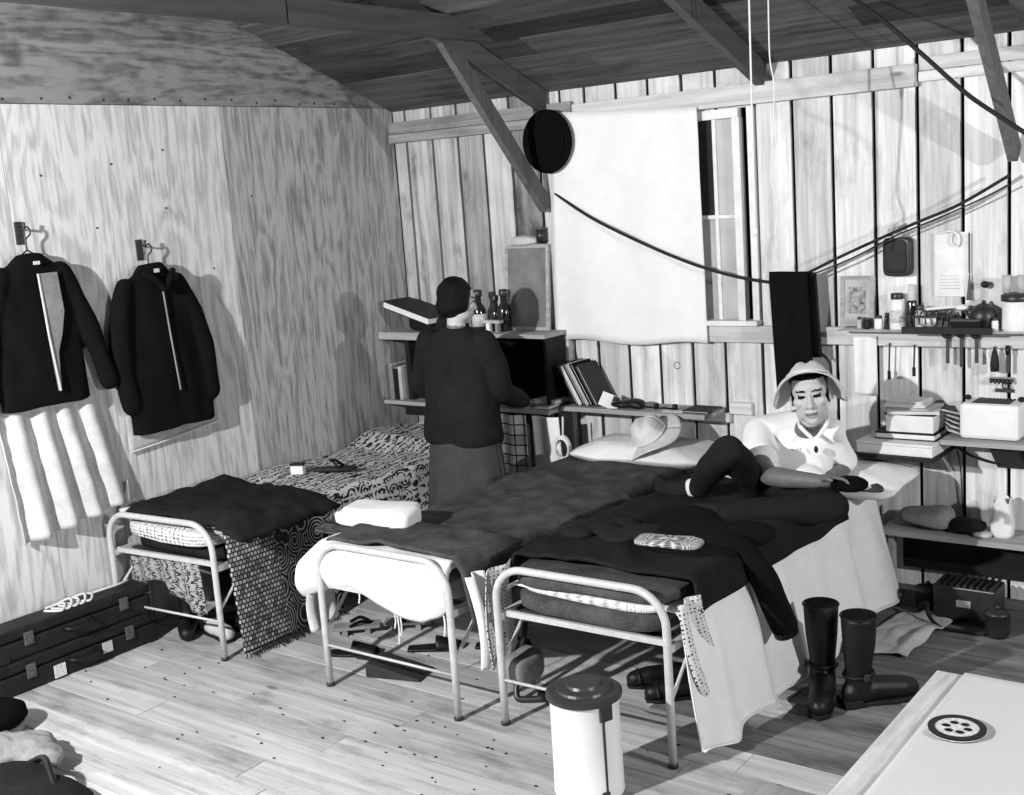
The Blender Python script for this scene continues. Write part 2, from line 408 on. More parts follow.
# ------------------------------------------------------------------ ceiling: roof boards on rafters
sl = math.atan(.385)
def RM(y_, dz=0): return Matrix.Translation((0, y_, roof_z(y_)+dz)) @ Matrix.Rotation(-sl, 4, 'X')
ce = MB().box(XL-.05, XR, -3.45, .05, .03, .06, RM(D)).build('ceiling', 'dark_gap'); tag(ce, 'dark board roof sloping up from the back wall', 'ceiling', kind='structure')
s_ = 0.0
while s_ < 3.35:
    wd = rnd.choice((.14, .19, .19, .24)); x = XL; xs = [XL]+([XL+rnd.uniform(1.2, 4.5)] if rnd.random() < .7 else [])+[XR]
    for a, b in zip(xs, xs[1:]):
        MB().box(a+.001, b-.001, -s_-wd+.003, -s_-.003, rnd.uniform(.003, .010), .028, RM(D)).build('roof_board', 'roof_board', ce)
    s_ += wd
for xr in (-3.775, -2.505, -1.25, -.03, 1.2, 2.4):
    MB().box(xr-.022, xr+.022, -3.35, -.02, -.105, .002, RM(D)).build('rafter', 'beam_wood', ce)
MB().box(-3.735, -3.695, -.6, 3.49, 2.715, 2.825).build('tie_beam', 'beam_wood', ce)
MB().box(-3.735, -3.695, 3.50, 4.93, 2.715, 2.825).build('tie_beam', 'beam_wood', ce)
def brace(x0, x1, ya, za, yb, zb, wd):
    a = V(0, ya, za); b = V(0, yb, zb); d = (b-a).normalized(); n = V(0, d.z, -d.y)*wd/2; mb = MB()
    q = [a-n, a+n, b+n, b-n]; mb.add([(x0, p.y, p.z) for p in q]+[(x1, p.y, p.z) for p in q], [(0,1,2,3),(7,6,5,4),(0,4,5,1),(1,5,6,2),(2,6,7,3),(3,7,4,0)]); return mb
brace(-3.795, -3.755, 4.50, 2.80, 5.33, 1.885, .085).build('brace', 'brace_wood', ce)
brace(-1.375, -1.335, 4.60, 2.76, 5.335, 1.985, .085).build('brace', 'brace_wood', ce)
# ------------------------------------------------------------------ window behind the sheet
wn = thing('window_1', 'small window with pale frame beside the hung white sheet', 'window', (-3.05, 5.4, 1.24), kind='structure')
def wp(nm, mt, *a): return MB().box(*a).build(nm, mt, wn, bevel=.002)
wp('window_frame', 'window_paint', -3.534, -2.64, 5.375, 5.425, 2.255, 2.30)
wp('window_frame', 'window_paint', -2.675, -2.635, 5.375, 5.425, 1.24, 2.255)
wp('window_frame', 'window_paint', -3.534, -3.49, 5.375, 5.425, 1.24, 2.255)
wp('window_sill', 'window_paint', -3.52, -2.56, 5.34, 5.425, 1.24, 1.265)
wp('window_trim', 'window_paint', -2.60, -2.565, 5.385, 5.425, 1.265, 2.30)
wp('muntin', 'window_paint', -3.49, -2.675, 5.395, 5.41, 1.77, 1.79)
wp('muntin', 'window_paint', -2.795, -2.775, 5.40, 5.415, 1.265, 2.255)
for z0, z1 in ((1.265, 1.77), (1.79, 2.255)):
    wp('pane', 'pane_pale', -2.775, -2.675, 5.408, 5.412, z0, z1)
    wp('pane', 'pane_dark' if z0 > 1.5 else 'pane_pale', -3.49, -2.795, 5.408, 5.412, z0, z1)
# white sheet hung over the window
def sheet_fn(u, v):
    x = lerp(-3.72, -2.835, u)+(-.05*(1-v) if u < .5 else 0)*(1-2*u if u < .5 else 0); z = lerp(1.145, 2.375-.055*u, v)+.012*math.sin(u*9)*(1-v)
    yy = 5.335+.006*math.sin(u*14+v*3)+.01*nz(u*5, v*4, 3)
    return (x, yy, z)
o = MB().grid(sheet_fn, 40, 30).build('hanging_sheet', 'curtain_cloth', smooth=True, thick=.003); tag(o, 'large white sheet tacked up over the window on the plank wall', 'sheet')
# ------------------------------------------------------------------ soft shapes
def sbox(mb, c, h, e=.35, amp=0, seed=0, n=28, m=16, M=None, fq=5):
    """rounded, lumpy box (superellipsoid) with UVs"""
    def pw(t): return math.copysign(abs(t)**e, t)
    def fn(u, v):
        th = 2*math.pi*u; ph = -math.pi/2+math.pi*v
        p = V(pw(math.cos(ph))*pw(math.cos(th)), pw(math.cos(ph))*pw(math.sin(th)), pw(math.sin(ph)))
        q = V(p.x*h[0], p.y*h[1], p.z*h[2]); k = nz(q.x*fq+seed, q.y*fq, q.z*fq+seed)*amp
        q += V(p.x*k*.7, p.y*k*.7, p.z*k*1.2)
        q = (M.to_3x3() @ q) if M else q
        return q+Vector(c)
    mb.grid(fn, n, m); return mb
def drape(x0, x1, y0, y1, z, dl=0, dr=0, df=0, db=0, amp=.012, seed=0, flare=.08, rip=.02, rf=16, r=.035, zmin=.006, fq=3.0):
    def fold(e):
        if e <= 0: return 0, 0
        if e < r*math.pi/2: return r*math.sin(e/r), r*(1-math.cos(e/r))
        k = e-r*math.pi/2; return r+flare*k, r+k
    def fn(u, v):
        a = lerp(x0-dl, x1+dr, u); b = lerp(y0-df, y1+db, v)
        sx = -1 if a < x0 else 1; sy = -1 if b < y0 else 1
        ex = max(x0-a, a-x1, 0); ey = max(y0-b, b-y1, 0)
        ox, dx = fold(ex); oy, dy = fold(ey)
        x = min(max(a, x0), x1)+sx*ox; y_ = min(max(b, y0), y1)+sy*oy
        if ex > 0: x += sx*(math.sin(b*rf+seed)*rip+nz(b*6, seed, a*2)*rip)*min(1, ex/.25)
        if ey > 0: y_ += sy*(math.sin(a*rf+seed)*rip)*min(1, ey/.25)
        zz = z-max(dx, dy)+(nz(a*fq+seed, b*fq, seed)*amp+nz(a*fq*3, b*fq*3, seed)*amp*.35+(.35-abs(nz(a*5+b*2.5+seed, b*3.5, seed)))*amp*1.1)*(1 if max(ex, ey) < .05 else .3)
        return (x, y_, max(zz, zmin+.02*abs(nz(b*7, a*3, seed))))
    return fn
def cloth(name, fn, nu, nv, mat, label, cat, thick=.006, parent=None, group=None, uvs=(1, 1)):
    o = MB().grid(fn, nu, nv).build(name, mat, parent, smooth=True, thick=thick, uvscale=uvs)
    if parent is None: tag(o, label, cat, group)
    return o
# ------------------------------------------------------------------ three steel cots
def cot(label, pl, pr, yh):
    t = thing('steel_cot', label, 'bed', ((pl[0]+pr[0])/2, (pl[1]+pr[1])/2, 0), 'three steel cots side by side')
    def hoop(pl, pr, top, nm):
        a = V(pl[0], pl[1], 0); b = V(pr[0], pr[1], 0); d = (b-a).normalized(); R_ = .125
        pts = [a+V(0, 0, .006), a+V(0, 0, .25), a+V(0, 0, top-R_)]
        for k in range(1, 8):
            q = math.pi/2*k/8; pts.append(a+d*(R_*(1-math.cos(q)))+V(0, 0, top-R_+R_*math.sin(q)))
        pts += [a+d*R_+V(0, 0, top), b-d*R_+V(0, 0, top)]
        for k in range(1, 8):
            q = math.pi/2*k/8; pts.append(b-d*(R_*(1-math.sin(q)))+V(0, 0, top-R_+R_*math.cos(q)))
        pts += [b+V(0, 0, top-R_), b+V(0, 0, .25), b+V(0, 0, .006)]
        MB().tube(pts, .0145, 12).build(nm, 'tube_white', t, smooth=True)
        MB().tube([a+V(0, 0, .18), b+V(0, 0, .18)], .006, 8).build('cross_rod', 'tube_white', t, smooth=True)
        MB().box(0, (b-a).length, -.008+(.035 if a.y < 4 else -.035), .008+(.035 if a.y < 4 else -.035), .424, .446, T(a.x, a.y, 0, math.atan2(d.y, d.x))).build('spring_rail', 'tube_white', t)
        for p in (a, b): MB().lathe([(.018, 0), (.018, .012), (.0147, .016)], p, 12).build('foot_cap', 'black_metal', t, smooth=True)
    hoop(pl, pr, .625, 'foot_hoop'); hoop((pl[0], yh), (pr[0], yh), .625, 'head_hoop')
    for p, s in ((pl, 1), (pr, -1)):
        MB().box(p[0]-.012, p[0]+.012, p[1], yh, .412, .440).build('side_rail', 'tube_white', t)
        MB().tube([(p[0], p[1]+.01, .24), (p[0], p[1]+.19, .41)], .007, 8).build('brace_rod', 'tube_white', t)
    for k in range(9):
        yy = pl[1]+.12+k*(yh-pl[1]-.2)/8
        MB().box(pl[0]+.01, pr[0]-.01, yy-.02, yy+.02, .425, .430).build('spring_strip', 'iron', t)
    return t
cot('white tube steel cot against the plywood wall with patterned bedspread', (-4.872, 3.13), (-4.18, 3.18), 5.30)
cot('white tube steel cot in the middle with bulging white quilt', (-3.538, 3.21), (-2.845, 3.215), 5.35)
cot('white tube steel cot nearest the boots where the man sits', (-2.66, 3.272), (-1.945, 3.285), 5.35)
# --- cot by the wall
o = sbox(MB(), (-4.525, 4.16, .463), (.335, .93, .03), .2).build('mattress', 'charcoal_cloth', smooth=True); tag(o, 'thin dark mattress on the cot against the plywood wall', 'mattress')
o = sbox(MB(), (-4.53, 3.48, .543), (.315, .315, .045), .35, .008, 3).build('knitted_pad', 'knit_white', smooth=True, uvscale=(3, 1)); tag(o, 'white knitted pad showing at the foot of the cot by the plywood wall', 'pad')
def coat_fn(u, v):
    x = lerp(-4.86, -4.0, u); yy = lerp(3.20, 3.80, v)+.05*nz(u*4, 2.1)-.06*u*(1-v)*0
    e = min(u, 1-u, v, 1-v)
    z = .612+.03*min(1, e*9)+.022*nz(u*4.0, v*3.0, 5)+.012*nz(u*11, v*9, 2)+.03*(.3-abs(nz(u*5+v*3, v*4, 7)))
    if u > .86: z -= (u-.86)*.32
    if u < .06: z -= (.06-u)*.5
    return (x, yy, z)
cloth('folded_coat', coat_fn, 44, 30, 'charcoal_cloth', 'dark coat lying folded over the foot of the cot by the wall', 'coat', .02)
_bs = drape(-4.845, -4.185, 3.56, 5.24, .592, dl=.02, dr=.42, amp=.02, seed=2.3, rip=.012, flare=.03)
def bs_fn(u, v):
    x, y_, z = _bs(u, v); k = max(0, min(1, (y_-4.72)/.15))*max(0, min(1, (5.24-y_)/.05)); return (x, y_, z+(.05*k if x < -4.15 else 0))
cloth('bedspread', bs_fn, 70, 90, 'bedspread', 'black and white patterned bedspread on the cot along the plywood wall', 'bedspread', .006)
def rug_fn(u, v):
    yy = lerp(3.215, 3.84, u); s = v*.78
    f = drape(-4.5, -4.17, 0, 9, .603, dr=.60, amp=.004, seed=1, rip=.012, flare=.06, rf=9)
    a = lerp(-4.30, -4.17+.60, v); p = f((a+4.5)/(.33+.60), yy/9)
    return (p[0]+.012*math.sin(u*7), yy-.03*(1-v)*0+.02*v, max(p[2], .02))
rg = thing('woven_blanket', 'checked and floral woven blanket hanging to the floor beside the wall cot', 'blanket', (-4.1, 3.5, 0))
MB().grid(rug_fn, 40, 40).build('weave', 'woven_rug', rg, smooth=True, thick=.008)
fr = MB()
for k in range(46):
    p = Vector(rug_fn((k+.5)/46, 1)); q = p+V(rnd.uniform(.0, .05), rnd.uniform(-.015, .015), -p.z+.006)
    fr.tube([p, (p+q)/2+V(.012, 0, 0), q], .0028, 5)
o = fr.build('fringe', 'charcoal_cloth', rg); o['kind'] = 'stuff'
b_ = thing('matchbox', 'small white box with dark lid on the patterned bedspread', 'box', (-4.62, 4.12, .60))
MB().box(-.035, .035, -.02, .02, 0, .045, T(-4.62, 4.12, .60, .4)).build('box_body', 'paper', b_, bevel=.002)
MB().box(-.036, .036, -.021, .021, .046, .058, T(-4.62, 4.12, .60, .4)).build('box_lid', 'black_vinyl', b_, bevel=.002)
s_ = thing('sandal', 'dark flat sandal with a strap lying on the patterned bedspread', 'sandal', (-4.46, 4.2, .61))
MS = T(-4.45, 4.22, .612, .55)
MB().prism([(-.11,-.035),(-.05,-.04),(.04,-.045),(.10,-.035),(.125,0),(.10,.035),(.04,.045),(-.05,.04),(-.11,.035)], 0, .014, MS).build('sole', 'black_leather', s_, bevel=.003)
MB().tube([MS @ V(.04, -.042, .012), MS @ V(.0, -.02, .05), MS @ V(-.02, .0, .055), MS @ V(.0, .02, .05), MS @ V(.04, .042, .012)], .007, 6).build('strap', 'black_leather', s_, smooth=True)
# --- middle cot
o = sbox(MB(), (-3.19, 4.2, .488), (.335, .95, .045), .2).build('mattress', 'canvas_pale', smooth=True); tag(o, 'pale mattress on the middle cot', 'mattress')
hem = [(-3.72, .35), (-3.60, .40), (-3.50, .43), (-3.40, .45), (-3.28, .41), (-3.15, .365), (-3.02, .36), (-2.93, .40), (-2.86, .45)]
def interp(tab, x):
    for (a, p), (b, q) in zip(tab, tab[1:]):
        if x <= b: return lerp(p, q, max(0, (x-a)/(b-a)))
    return tab[-1][1]
def quilt_fn(u, v):
    x = lerp(-3.70, -2.865, u); s = v
    zb = interp(hem, x); zt = .600+.008*nz(x*5, 1)
    if x < -3.56: zt -= min(.10, (-3.56-x)*.75)
    if s < .45:
        yy = lerp(3.52, 3.275, s/.45); z = zt
    elif s < .6:
        q = (s-.45)/.15*math.pi/2; yy = 3.275-.045*math.sin(q); z = zt-.045*(1-math.cos(q))
    else:
        q = (s-.6)/.4; yy = 3.23-.012*math.sin(q*math.pi)+.03*q*q; z = lerp(zt-.045, zb, q)
    yy += .006*nz(x*9, z*9, 4); z += .006*nz(x*8, yy*8, 2)
    if u < .03: yy += .01
    return (x, yy, z)
q_ = thing('white_quilt', 'thick white quilt folded over the foot of the middle cot', 'quilt', (-3.3, 3.3, .36))
MB().grid(quilt_fn, 60, 40).build('cover', 'white_cloth', q_, smooth=True, thick=.035)
for x, l in ((-3.36, .06), (-3.17, .07), (-3.155, .13), (-3.14, .09), (-2.91, .10)):
    z = interp(hem, x); MB().tube(smooth_path([(x, 3.25, z), (x+.006, 3.248, z-l*.5), (x-.004, 3.25, z-l)]), .0035, 6).build('tie_string', 'string', q_)
o = cloth('sheet_corner', lambda u, v: (-3.655-.02*math.sin(v*3)+.02*math.sin(u*9), lerp(3.24, 3.40, u), lerp(.40, .20+.03*u, v)), 14, 14, 'canvas_pale', 'pale sheet corner hanging below the white quilt on the left', 'sheet', .006)
def blank2(u, v):
    f = drape(-3.50, -2.845, 3.262, 5.02, .588, dl=.06, dr=.24, amp=.022, seed=7, rip=.012, flare=.22)
    p = f(u, v); z = p[2]
    if p[1] < 3.62: z += .045*max(0, min(1, (3.72-p[1])/.16))*(1 if p[0] < -2.84 else .3)
    if p[0] < -3.50: z -= 0
    return (p[0], p[1], z)
cloth('wool_blanket', blank2, 60, 90, 'grey_wool', 'dark grey wool blanket spread over the middle cot', 'blanket', .012)
cloth('white_sheet_edge', lambda u, v: (-2.775+.035*math.sin(v*2.6)+.018*math.sin(u*7), lerp(3.235, 3.34, u)+.03*v, lerp(.575, .20, v)), 14, 22, 'white_cloth', 'narrow white sheet edge hanging in the gap between the middle and right cots', 'sheet', .008)
def pillow(name, c, h, mat, label, rz=0, rx=0, seed=0, cat='pillow'):
    Mx = T(0, 0, 0, rz, rx)
    def fn(u, v):
        th = 2*math.pi*u; ph = -math.pi/2+math.pi*v; pw = lambda t, e: math.copysign(abs(t)**e, t)
        cx = pw(math.cos(ph), .6)*pw(math.cos(th), .45); cy = pw(math.cos(ph), .6)*pw(math.sin(th), .45); cz = math.sin(ph)
        ed = max(abs(cx), abs(cy)); k = 1+.10*(abs(cx)*abs(cy))
        q = V(cx*h[0]*k, cy*h[1]*k, cz*h[2]*(1-.55*ed**4)+nz(cx*2.5+seed, cy*2.5)*.012+nz(cx*6+seed, cy*6)*.006)
        return Vector(c)+(Mx.to_3x3() @ q)
    o = MB().grid(fn, 36, 20).build(name, mat, smooth=True); tag(o, label, cat); return o
pillow('pillow', (-3.08, 5.10, .625), (.37, .20, .065), 'white_cloth', 'white pillow at the head of the middle cot under the straw hat', .04)
pillow('pillow', (-1.99, 5.03, .605), (.27, .18, .06), 'white_cloth', 'white pillow behind the seated man on the right cot', -.12, .15, 4)
tw = thing('folded_towel', 'thick folded white towel on the middle cot', 'towel', (-3.5, 3.53, .62))
sbox(MB(), (-3.50, 3.54, .650), (.185, .095, .030), .4, .012, 9, M=T(0,0,0,.12)).build('fold', 'white_cloth', tw, smooth=True)
sbox(MB(), (-3.48, 3.545, .683), (.165, .085, .024), .45, .016, 3, M=T(0,0,0,.22)).build('fold', 'white_cloth', tw, smooth=True)
sbox(MB(), (-3.33, 3.53, .665), (.055, .085, .045), .55, .018, 5, M=T(0,0,0,.3)).build('fold', 'white_cloth', tw, smooth=True)
o = sbox(MB(), (-3.54, 3.47, .612), (.20, .11, .014), .4, .012, 6, M=T(0,0,0,.1)).build('folded_shirt', 'dark_plaid', smooth=True); tag(o, 'dark plaid shirt folded under the white towel', 'shirt')
# --- right cot
o = sbox(MB(), (-2.30, 4.60, .488), (.335, .63, .045), .2).build('mattress', 'canvas_pale', smooth=True); tag(o, 'pale mattress on the right cot', 'mattress')
def sheet3(u, v):
    f = drape(-2.62, -1.945, 3.33, 5.15, .545, dl=.05, dr=.60, amp=.006, seed=4, rip=.022, flare=.17, rf=21)
    p = f(u, v); x, y_, z = p
    if x > -1.93:
        hz_ = .05+.02*math.sin(y_*11)+(0.0 if y_ > 3.5 else .0)
        z = max(z, .03+.03*abs(math.sin(y_*8)))
        x += .04*max(0, (y_-3.6)/1.6)*min(1, (.5-z)/.4) if z < .5 else 0
    return (x, y_, z)
cloth('bed_sheet', sheet3, 70, 110, 'white_cloth', 'white bed sheet hanging to the floor along the right cot', 'sheet', .005)
lay = [('rolled_blanket', 'grey_wool', (-2.30, 3.62, .487), (.335, .32, .042), 'grey wool blanket folded lowest at the foot of the right cot', 'blanket', 1),
       ('dotted_cloth', 'dotted', (-2.29, 3.62, .540), (.330, .31, .018), 'white dotted cloth pressed between blankets at the foot of the right cot', 'cloth', 2),
       ('rolled_blanket', 'grey_wool', (-2.30, 3.62, .576), (.34, .32, .028), 'grey wool blanket folded uppermost at the foot of the right cot', 'blanket', 3)]
for nm, mt, c, h, lb, ct, sd in lay:
    o = sbox(MB(), c, h, .35, .012, sd*3.1, 40, 18, fq=4).build(nm, mt, smooth=True, uvscale=(5, 2)); tag(o, lb, ct)
def blank3(u, v):
    f = drape(-2.655, -1.935, 3.42, 4.75, .628, dl=.17, dr=.13, amp=.022, seed=12, rip=.01, flare=.2)
    x, y_, z = f(u, v)
    if y_ < 3.62 : y_ -= .09*math.sin(max(0, min(1, (x+2.66)/.72))*math.pi)*0
    if y_ > 4.1: z -= .02*min(1, (y_-4.1)/.3)
    return (x, y_, z)
cloth('dark_blanket', blank3, 60, 70, 'charcoal_cloth', 'charcoal blanket spread over the right cot under the clothes', 'blanket', .012)
cloth('dotted_cloth', lambda u, v: (-1.905+.015*math.sin(u*8)+.03*v, lerp(3.30, 3.43, u)+.10*v*v, lerp(.585, .19+.10*u, v)), 16, 26, 'dotted', 'white dotted cloth hanging at the right post of the right cot', 'cloth', .004, uvs=(.4, .9))
cloth('dotted_cloth', lambda u, v: (-2.695-.02*math.sin(v*3)-.012*math.sin(u*8), lerp(3.27, 3.45, u), lerp(.60, .25, v)-.04*(1-u)*v), 16, 26, 'dotted', 'white dotted cloth hanging at the left post of the right cot', 'cloth', .004, uvs=(.4, .9))
o = sbox(MB(), (-2.66, 3.40, .185), (.06, .09, .075), .7, .03, 8).build('cloth_bundle', 'canvas_grey', smooth=True); tag(o, 'crumpled grey cloth bundle below the left post of the right cot', 'bundle')
# dark jacket with the hanging sleeve
jk = thing('dark_jacket', 'black jacket thrown over the right cot with one sleeve hanging', 'jacket', (-2.1, 3.9, .62))
mb = MB()
for c, r in (((-2.16, 3.86, .635), (.22, .22, .035)), ((-2.0, 3.95, .635), (.14, .17, .035)), ((-2.28, 4.05, .64), (.18, .16, .04)), ((-2.05, 3.74, .63), (.16, .12, .03))): mb.ell(c, r)
mb.build('body', 'black_cloth', jk, remesh=.012, smth=6)
MB().tube(smooth_path([(-2.05, 3.78, .650), (-1.94, 3.80, .635), (-1.850, 3.82, .54), (-1.822, 3.855, .43), (-1.797, 3.885, .33)]), .052, 14, round_=True).build('sleeve', 'black_cloth', jk, smooth=True)
MB().tube([(-1.799, 3.882, .335), (-1.790, 3.893, .295)], .047, 14).build('cuff', 'black_leather', jk, smooth=True)
o = sbox(MB(), (-2.16, 3.70, .662), (.13, .055, .012), .4, .012, 3, M=T(0,0,0,.15)).build('lace_cloth', 'lace', smooth=True, uvscale=(1.5, .6)); tag(o, 'folded black and white printed cloth on the black jacket', 'cloth')
mb = MB()
for k in range(9): mb.ell((-2.62+rnd.uniform(0, .30), 3.75+rnd.uniform(-.08, .14), .645+rnd.uniform(-.01, .015)), (rnd.uniform(.06, .11), rnd.uniform(.05, .09), rnd.uniform(.02, .035)))
o = mb.build('crumpled_shirt', 'dark_plaid', remesh=.012, smth=3); tag(o, 'crumpled dark shirt on the left side of the right cot', 'shirt')
# ------------------------------------------------------------------ straw hats and cap
def hat(name, M, label, dent=True, droop=.02, pr=((.088, 0), (.086, .03), (.082, .06), (.070, .085), (.045, .10), (.018, .105), (.001, .106)), rb=.165):
    t = thing(name, label, 'hat', M.translation)
    def brim(u, v):
        a = 2*math.pi*u; r = lerp(.085, rb, v); z = -droop*v*v*(1+.9*math.cos(2*a))+.012*math.sin(3*a)*v
        return M @ V(r*math.cos(a)*.98, r*math.sin(a)*1.08, z)
    MB().grid(brim, 40, 8).build('brim', 'straw', t, smooth=True, thick=.004)
    def crown(u, v):
        a = 2*math.pi*u
        k = v*(len(pr)-1); i = min(int(k), len(pr)-2); r, z = (lerp(pr[i][0], pr[i+1][0], k-i), lerp(pr[i][1], pr[i+1][1], k-i))
        x = r*math.cos(a); y_ = r*math.sin(a)*1.1
        if dent: z -= .022*math.exp(-((x)/.022)**2)*min(1, v*1.4); x *= 1-.18*v*(1 if y_ < 0 else .4)
        return M @ V(x, y_, z)
    MB().grid(crown, 40, 18).build('crown', 'straw', t, smooth=True, thick=.004)
    MB().tube([M @ V(.0885*math.cos(2*math.pi*k/32), .0975*math.sin(2*math.pi*k/32), .012) for k in range(33)], .006, 6, caps=False).build('hat_band', 'straw', t, smooth=True)
    return t
hat('straw_hat', T(-3.01, 5.03, .725, .2, rx=.38, ry=-.42), 'pale straw hat lying on the white pillow of the middle cot', True, .015)
# ------------------------------------------------------------------ clothes on the plywood wall
def ringloft(mb, rings, n=28):
    """rings: (cx, cy, z, rx, ry) -> closed tube with elliptical, slightly squared sections"""
    vs = []; fs = []
    for cx, cy, z, rx, ry in rings:
        for k in range(n):
            a = 2*math.pi*k/n; c, s = math.cos(a), math.sin(a)
            vs.append((cx+rx*math.copysign(abs(c)**.8, c), cy+ry*math.copysign(abs(s)**.8, s), z))
    for i in range(len(rings)-1):
        for k in range(n): fs.append((i*n+k, i*n+(k+1) % n, (i+1)*n+(k+1) % n, (i+1)*n+k))
    fs.append(tuple(range(n))); fs.append(tuple((len(rings)-1)*n+k for k in range(n-1, -1, -1)))
    return mb.add(vs, fs)
def hook_nail(y, z, label):
    t = thing('wall_hook', label, 'hook', (XL, y, z), 'iron wall hooks')
    MB().tube([(XL, y, z+.02), (XL+.05, y, z+.018), (XL+.055, y, z+.045)], .006, 8).build('prong', 'iron', t, smooth=True)
    MB().box(XL, XL+.008, y-.018, y+.018, z-.05, z+.05).build('plate', 'iron', t, bevel=.002)
def hanger(y, z, wd, label):
    t = thing('coat_hanger', label, 'hanger', (XL+.05, y, z), 'wire coat hangers')
    pts = [(XL+.05, y-.005, z+.055), (XL+.05, y+.012, z+.066), (XL+.05, y+.026, z+.05), (XL+.05, y+.022, z+.03), (XL+.05, y, z+.01), (XL+.05, y, z-.035)]
    MB().tube(smooth_path(pts, 4), .004, 8).build('hook', 'iron', t, smooth=True)
    MB().tube([(XL+.05, y, z-.035), (XL+.05, y-wd, z-.13), (XL+.05, y+wd, z-.13), (XL+.05, y, z-.035)], .004, 8).build('shoulder_wire', 'iron', t)
X0 = XL+.012
# jacket with open front, pale lining
hook_nail(2.905, 1.955, 'iron wall hook above the open front jacket'); hanger(2.905, 1.915, .15, 'wire hanger carrying the open front jacket')
j1 = thing('open_jacket', 'dark jacket with open front and grey lining on the plywood wall', 'jacket', (XL+.06, 2.9, 1.18))
mb = MB(); c = XL+.065
ringloft(mb, [(c, 2.895, 1.185, .048, .225), (c, 2.895, 1.30, .050, .222), (c, 2.895, 1.50, .050, .205), (c, 2.90, 1.66, .048, .20), (c, 2.90, 1.76, .042, .175), (c, 2.905, 1.825, .035, .11), (c, 2.905, 1.862, .028, .06)])
mb.tube(smooth_path([(c, 3.05, 1.775), (c+.005, 3.115, 1.62), (c+.01, 3.165, 1.44), (c+.012, 3.215, 1.25)]), [.048]*6+[.05]*6+[.046]*7, 14, round_=True)
mb.tube(smooth_path([(c, 2.76, 1.775), (c+.005, 2.69, 1.62), (c+.01, 2.65, 1.44), (c+.012, 2.61, 1.25)]), [.048]*6+[.05]*6+[.046]*7, 14, round_=True)
mb.v = [V(X0+(p.x-X0)*.78, p.y, p.z) for p in mb.v]
sh_ = mb.build('shell', 'black_cloth', j1, remesh=.010, smth=5)
for v in sh_.data.vertices: v.co += v.normal*(nz(v.co.y*11, v.co.z*5, 1)*.012); v.co.x = max(v.co.x, XL+.002)
def yz(x): return Matrix(((0,0,1,x),(1,0,0,0),(0,1,0,0),(0,0,0,1)))
MB().prism([(2.905, 1.775), (3.0, 1.775), (3.01, 1.60), (2.985, 1.50), (2.955, 1.42), (2.945, 1.25), (2.93, 1.25), (2.915, 1.5)], c+.034, c+.042, yz(0)).build('lining', 'canvas_grey', j1, bevel=.002)
MB().tube([(c+.042, 2.905, 1.775), (c+.045, 2.916, 1.5), (c+.045, 2.936, 1.25)], .005, 6).build('front_edge', 'canvas_pale', j1)
MB().box(c+.034, c+.038, 2.895, 2.925, 1.815, 1.83).build('neck_label', 'label_paper', j1)
# zip jacket
hook_nail(3.515, 1.83, 'iron wall hook above the zipped work jacket'); hanger(3.525, 1.79, .15, 'wire hanger carrying the zipped work jacket')
j2 = thing('work_jacket', 'black zipped work jacket hanging on the plywood wall', 'jacket', (XL+.06, 3.54, .95))
mb = MB()
ringloft(mb, [(c, 3.555, .955, .055, .24), (c, 3.555, 1.02, .058, .245), (c, 3.55, 1.20, .058, .23), (c, 3.545, 1.42, .055, .21), (c, 3.54, 1.57, .050, .205), (c, 3.53, 1.665, .045, .18), (c, 3.525, 1.725, .040, .10), (c, 3.525, 1.765, .034, .062)])
mb.tube(smooth_path([(c, 3.67, 1.66), (c+.01, 3.745, 1.50), (c+.012, 3.785, 1.30), (c+.015, 3.80, 1.10)]), [.05]*6+[.054]*6+[.05]*7, 14, round_=True)
mb.tube(smooth_path([(c, 3.38, 1.66), (c+.01, 3.315, 1.50), (c+.012, 3.30, 1.30), (c+.015, 3.32, 1.10)]), [.05]*6+[.054]*6+[.05]*7, 14, round_=True)
mb.v = [V(X0+(p.x-X0)*.78, p.y, p.z) for p in mb.v]
sh_ = mb.build('shell', 'black_cloth', j2, remesh=.010, smth=5)
for v in sh_.data.vertices: v.co += v.normal*(nz(v.co.y*11, v.co.z*5, 4)*.012); v.co.x = max(v.co.x, XL+.002)
MB().tube([(c+.040, 3.545, 1.66), (c+.045, 3.555, 1.42), (c+.046, 3.575, 1.14)], .0045, 6).build('zip', 'canvas_grey', j2)
MB().tube(smooth_path([(c+.048, 3.45, 1.72), (c+.065, 3.49, 1.69), (c+.07, 3.535, 1.64)]), .016, 8, round_=True).build('collar', 'black_cloth', j2, smooth=True)
MB().tube(smooth_path([(c+.048, 3.61, 1.72), (c+.065, 3.58, 1.69), (c+.07, 3.545, 1.64)]), .016, 8, round_=True).build('collar', 'black_cloth', j2, smooth=True)
MB().box(c+.038, c+.041, 3.51, 3.54, 1.72, 1.738).build('neck_label', 'label_paper', j2)
MB().lathe([(.008, 0), (.008, .006)], n=10, M=T(c+.062, 3.55, 1.645, ry=math.pi/2)).build('snap_button', 'brass', j2)
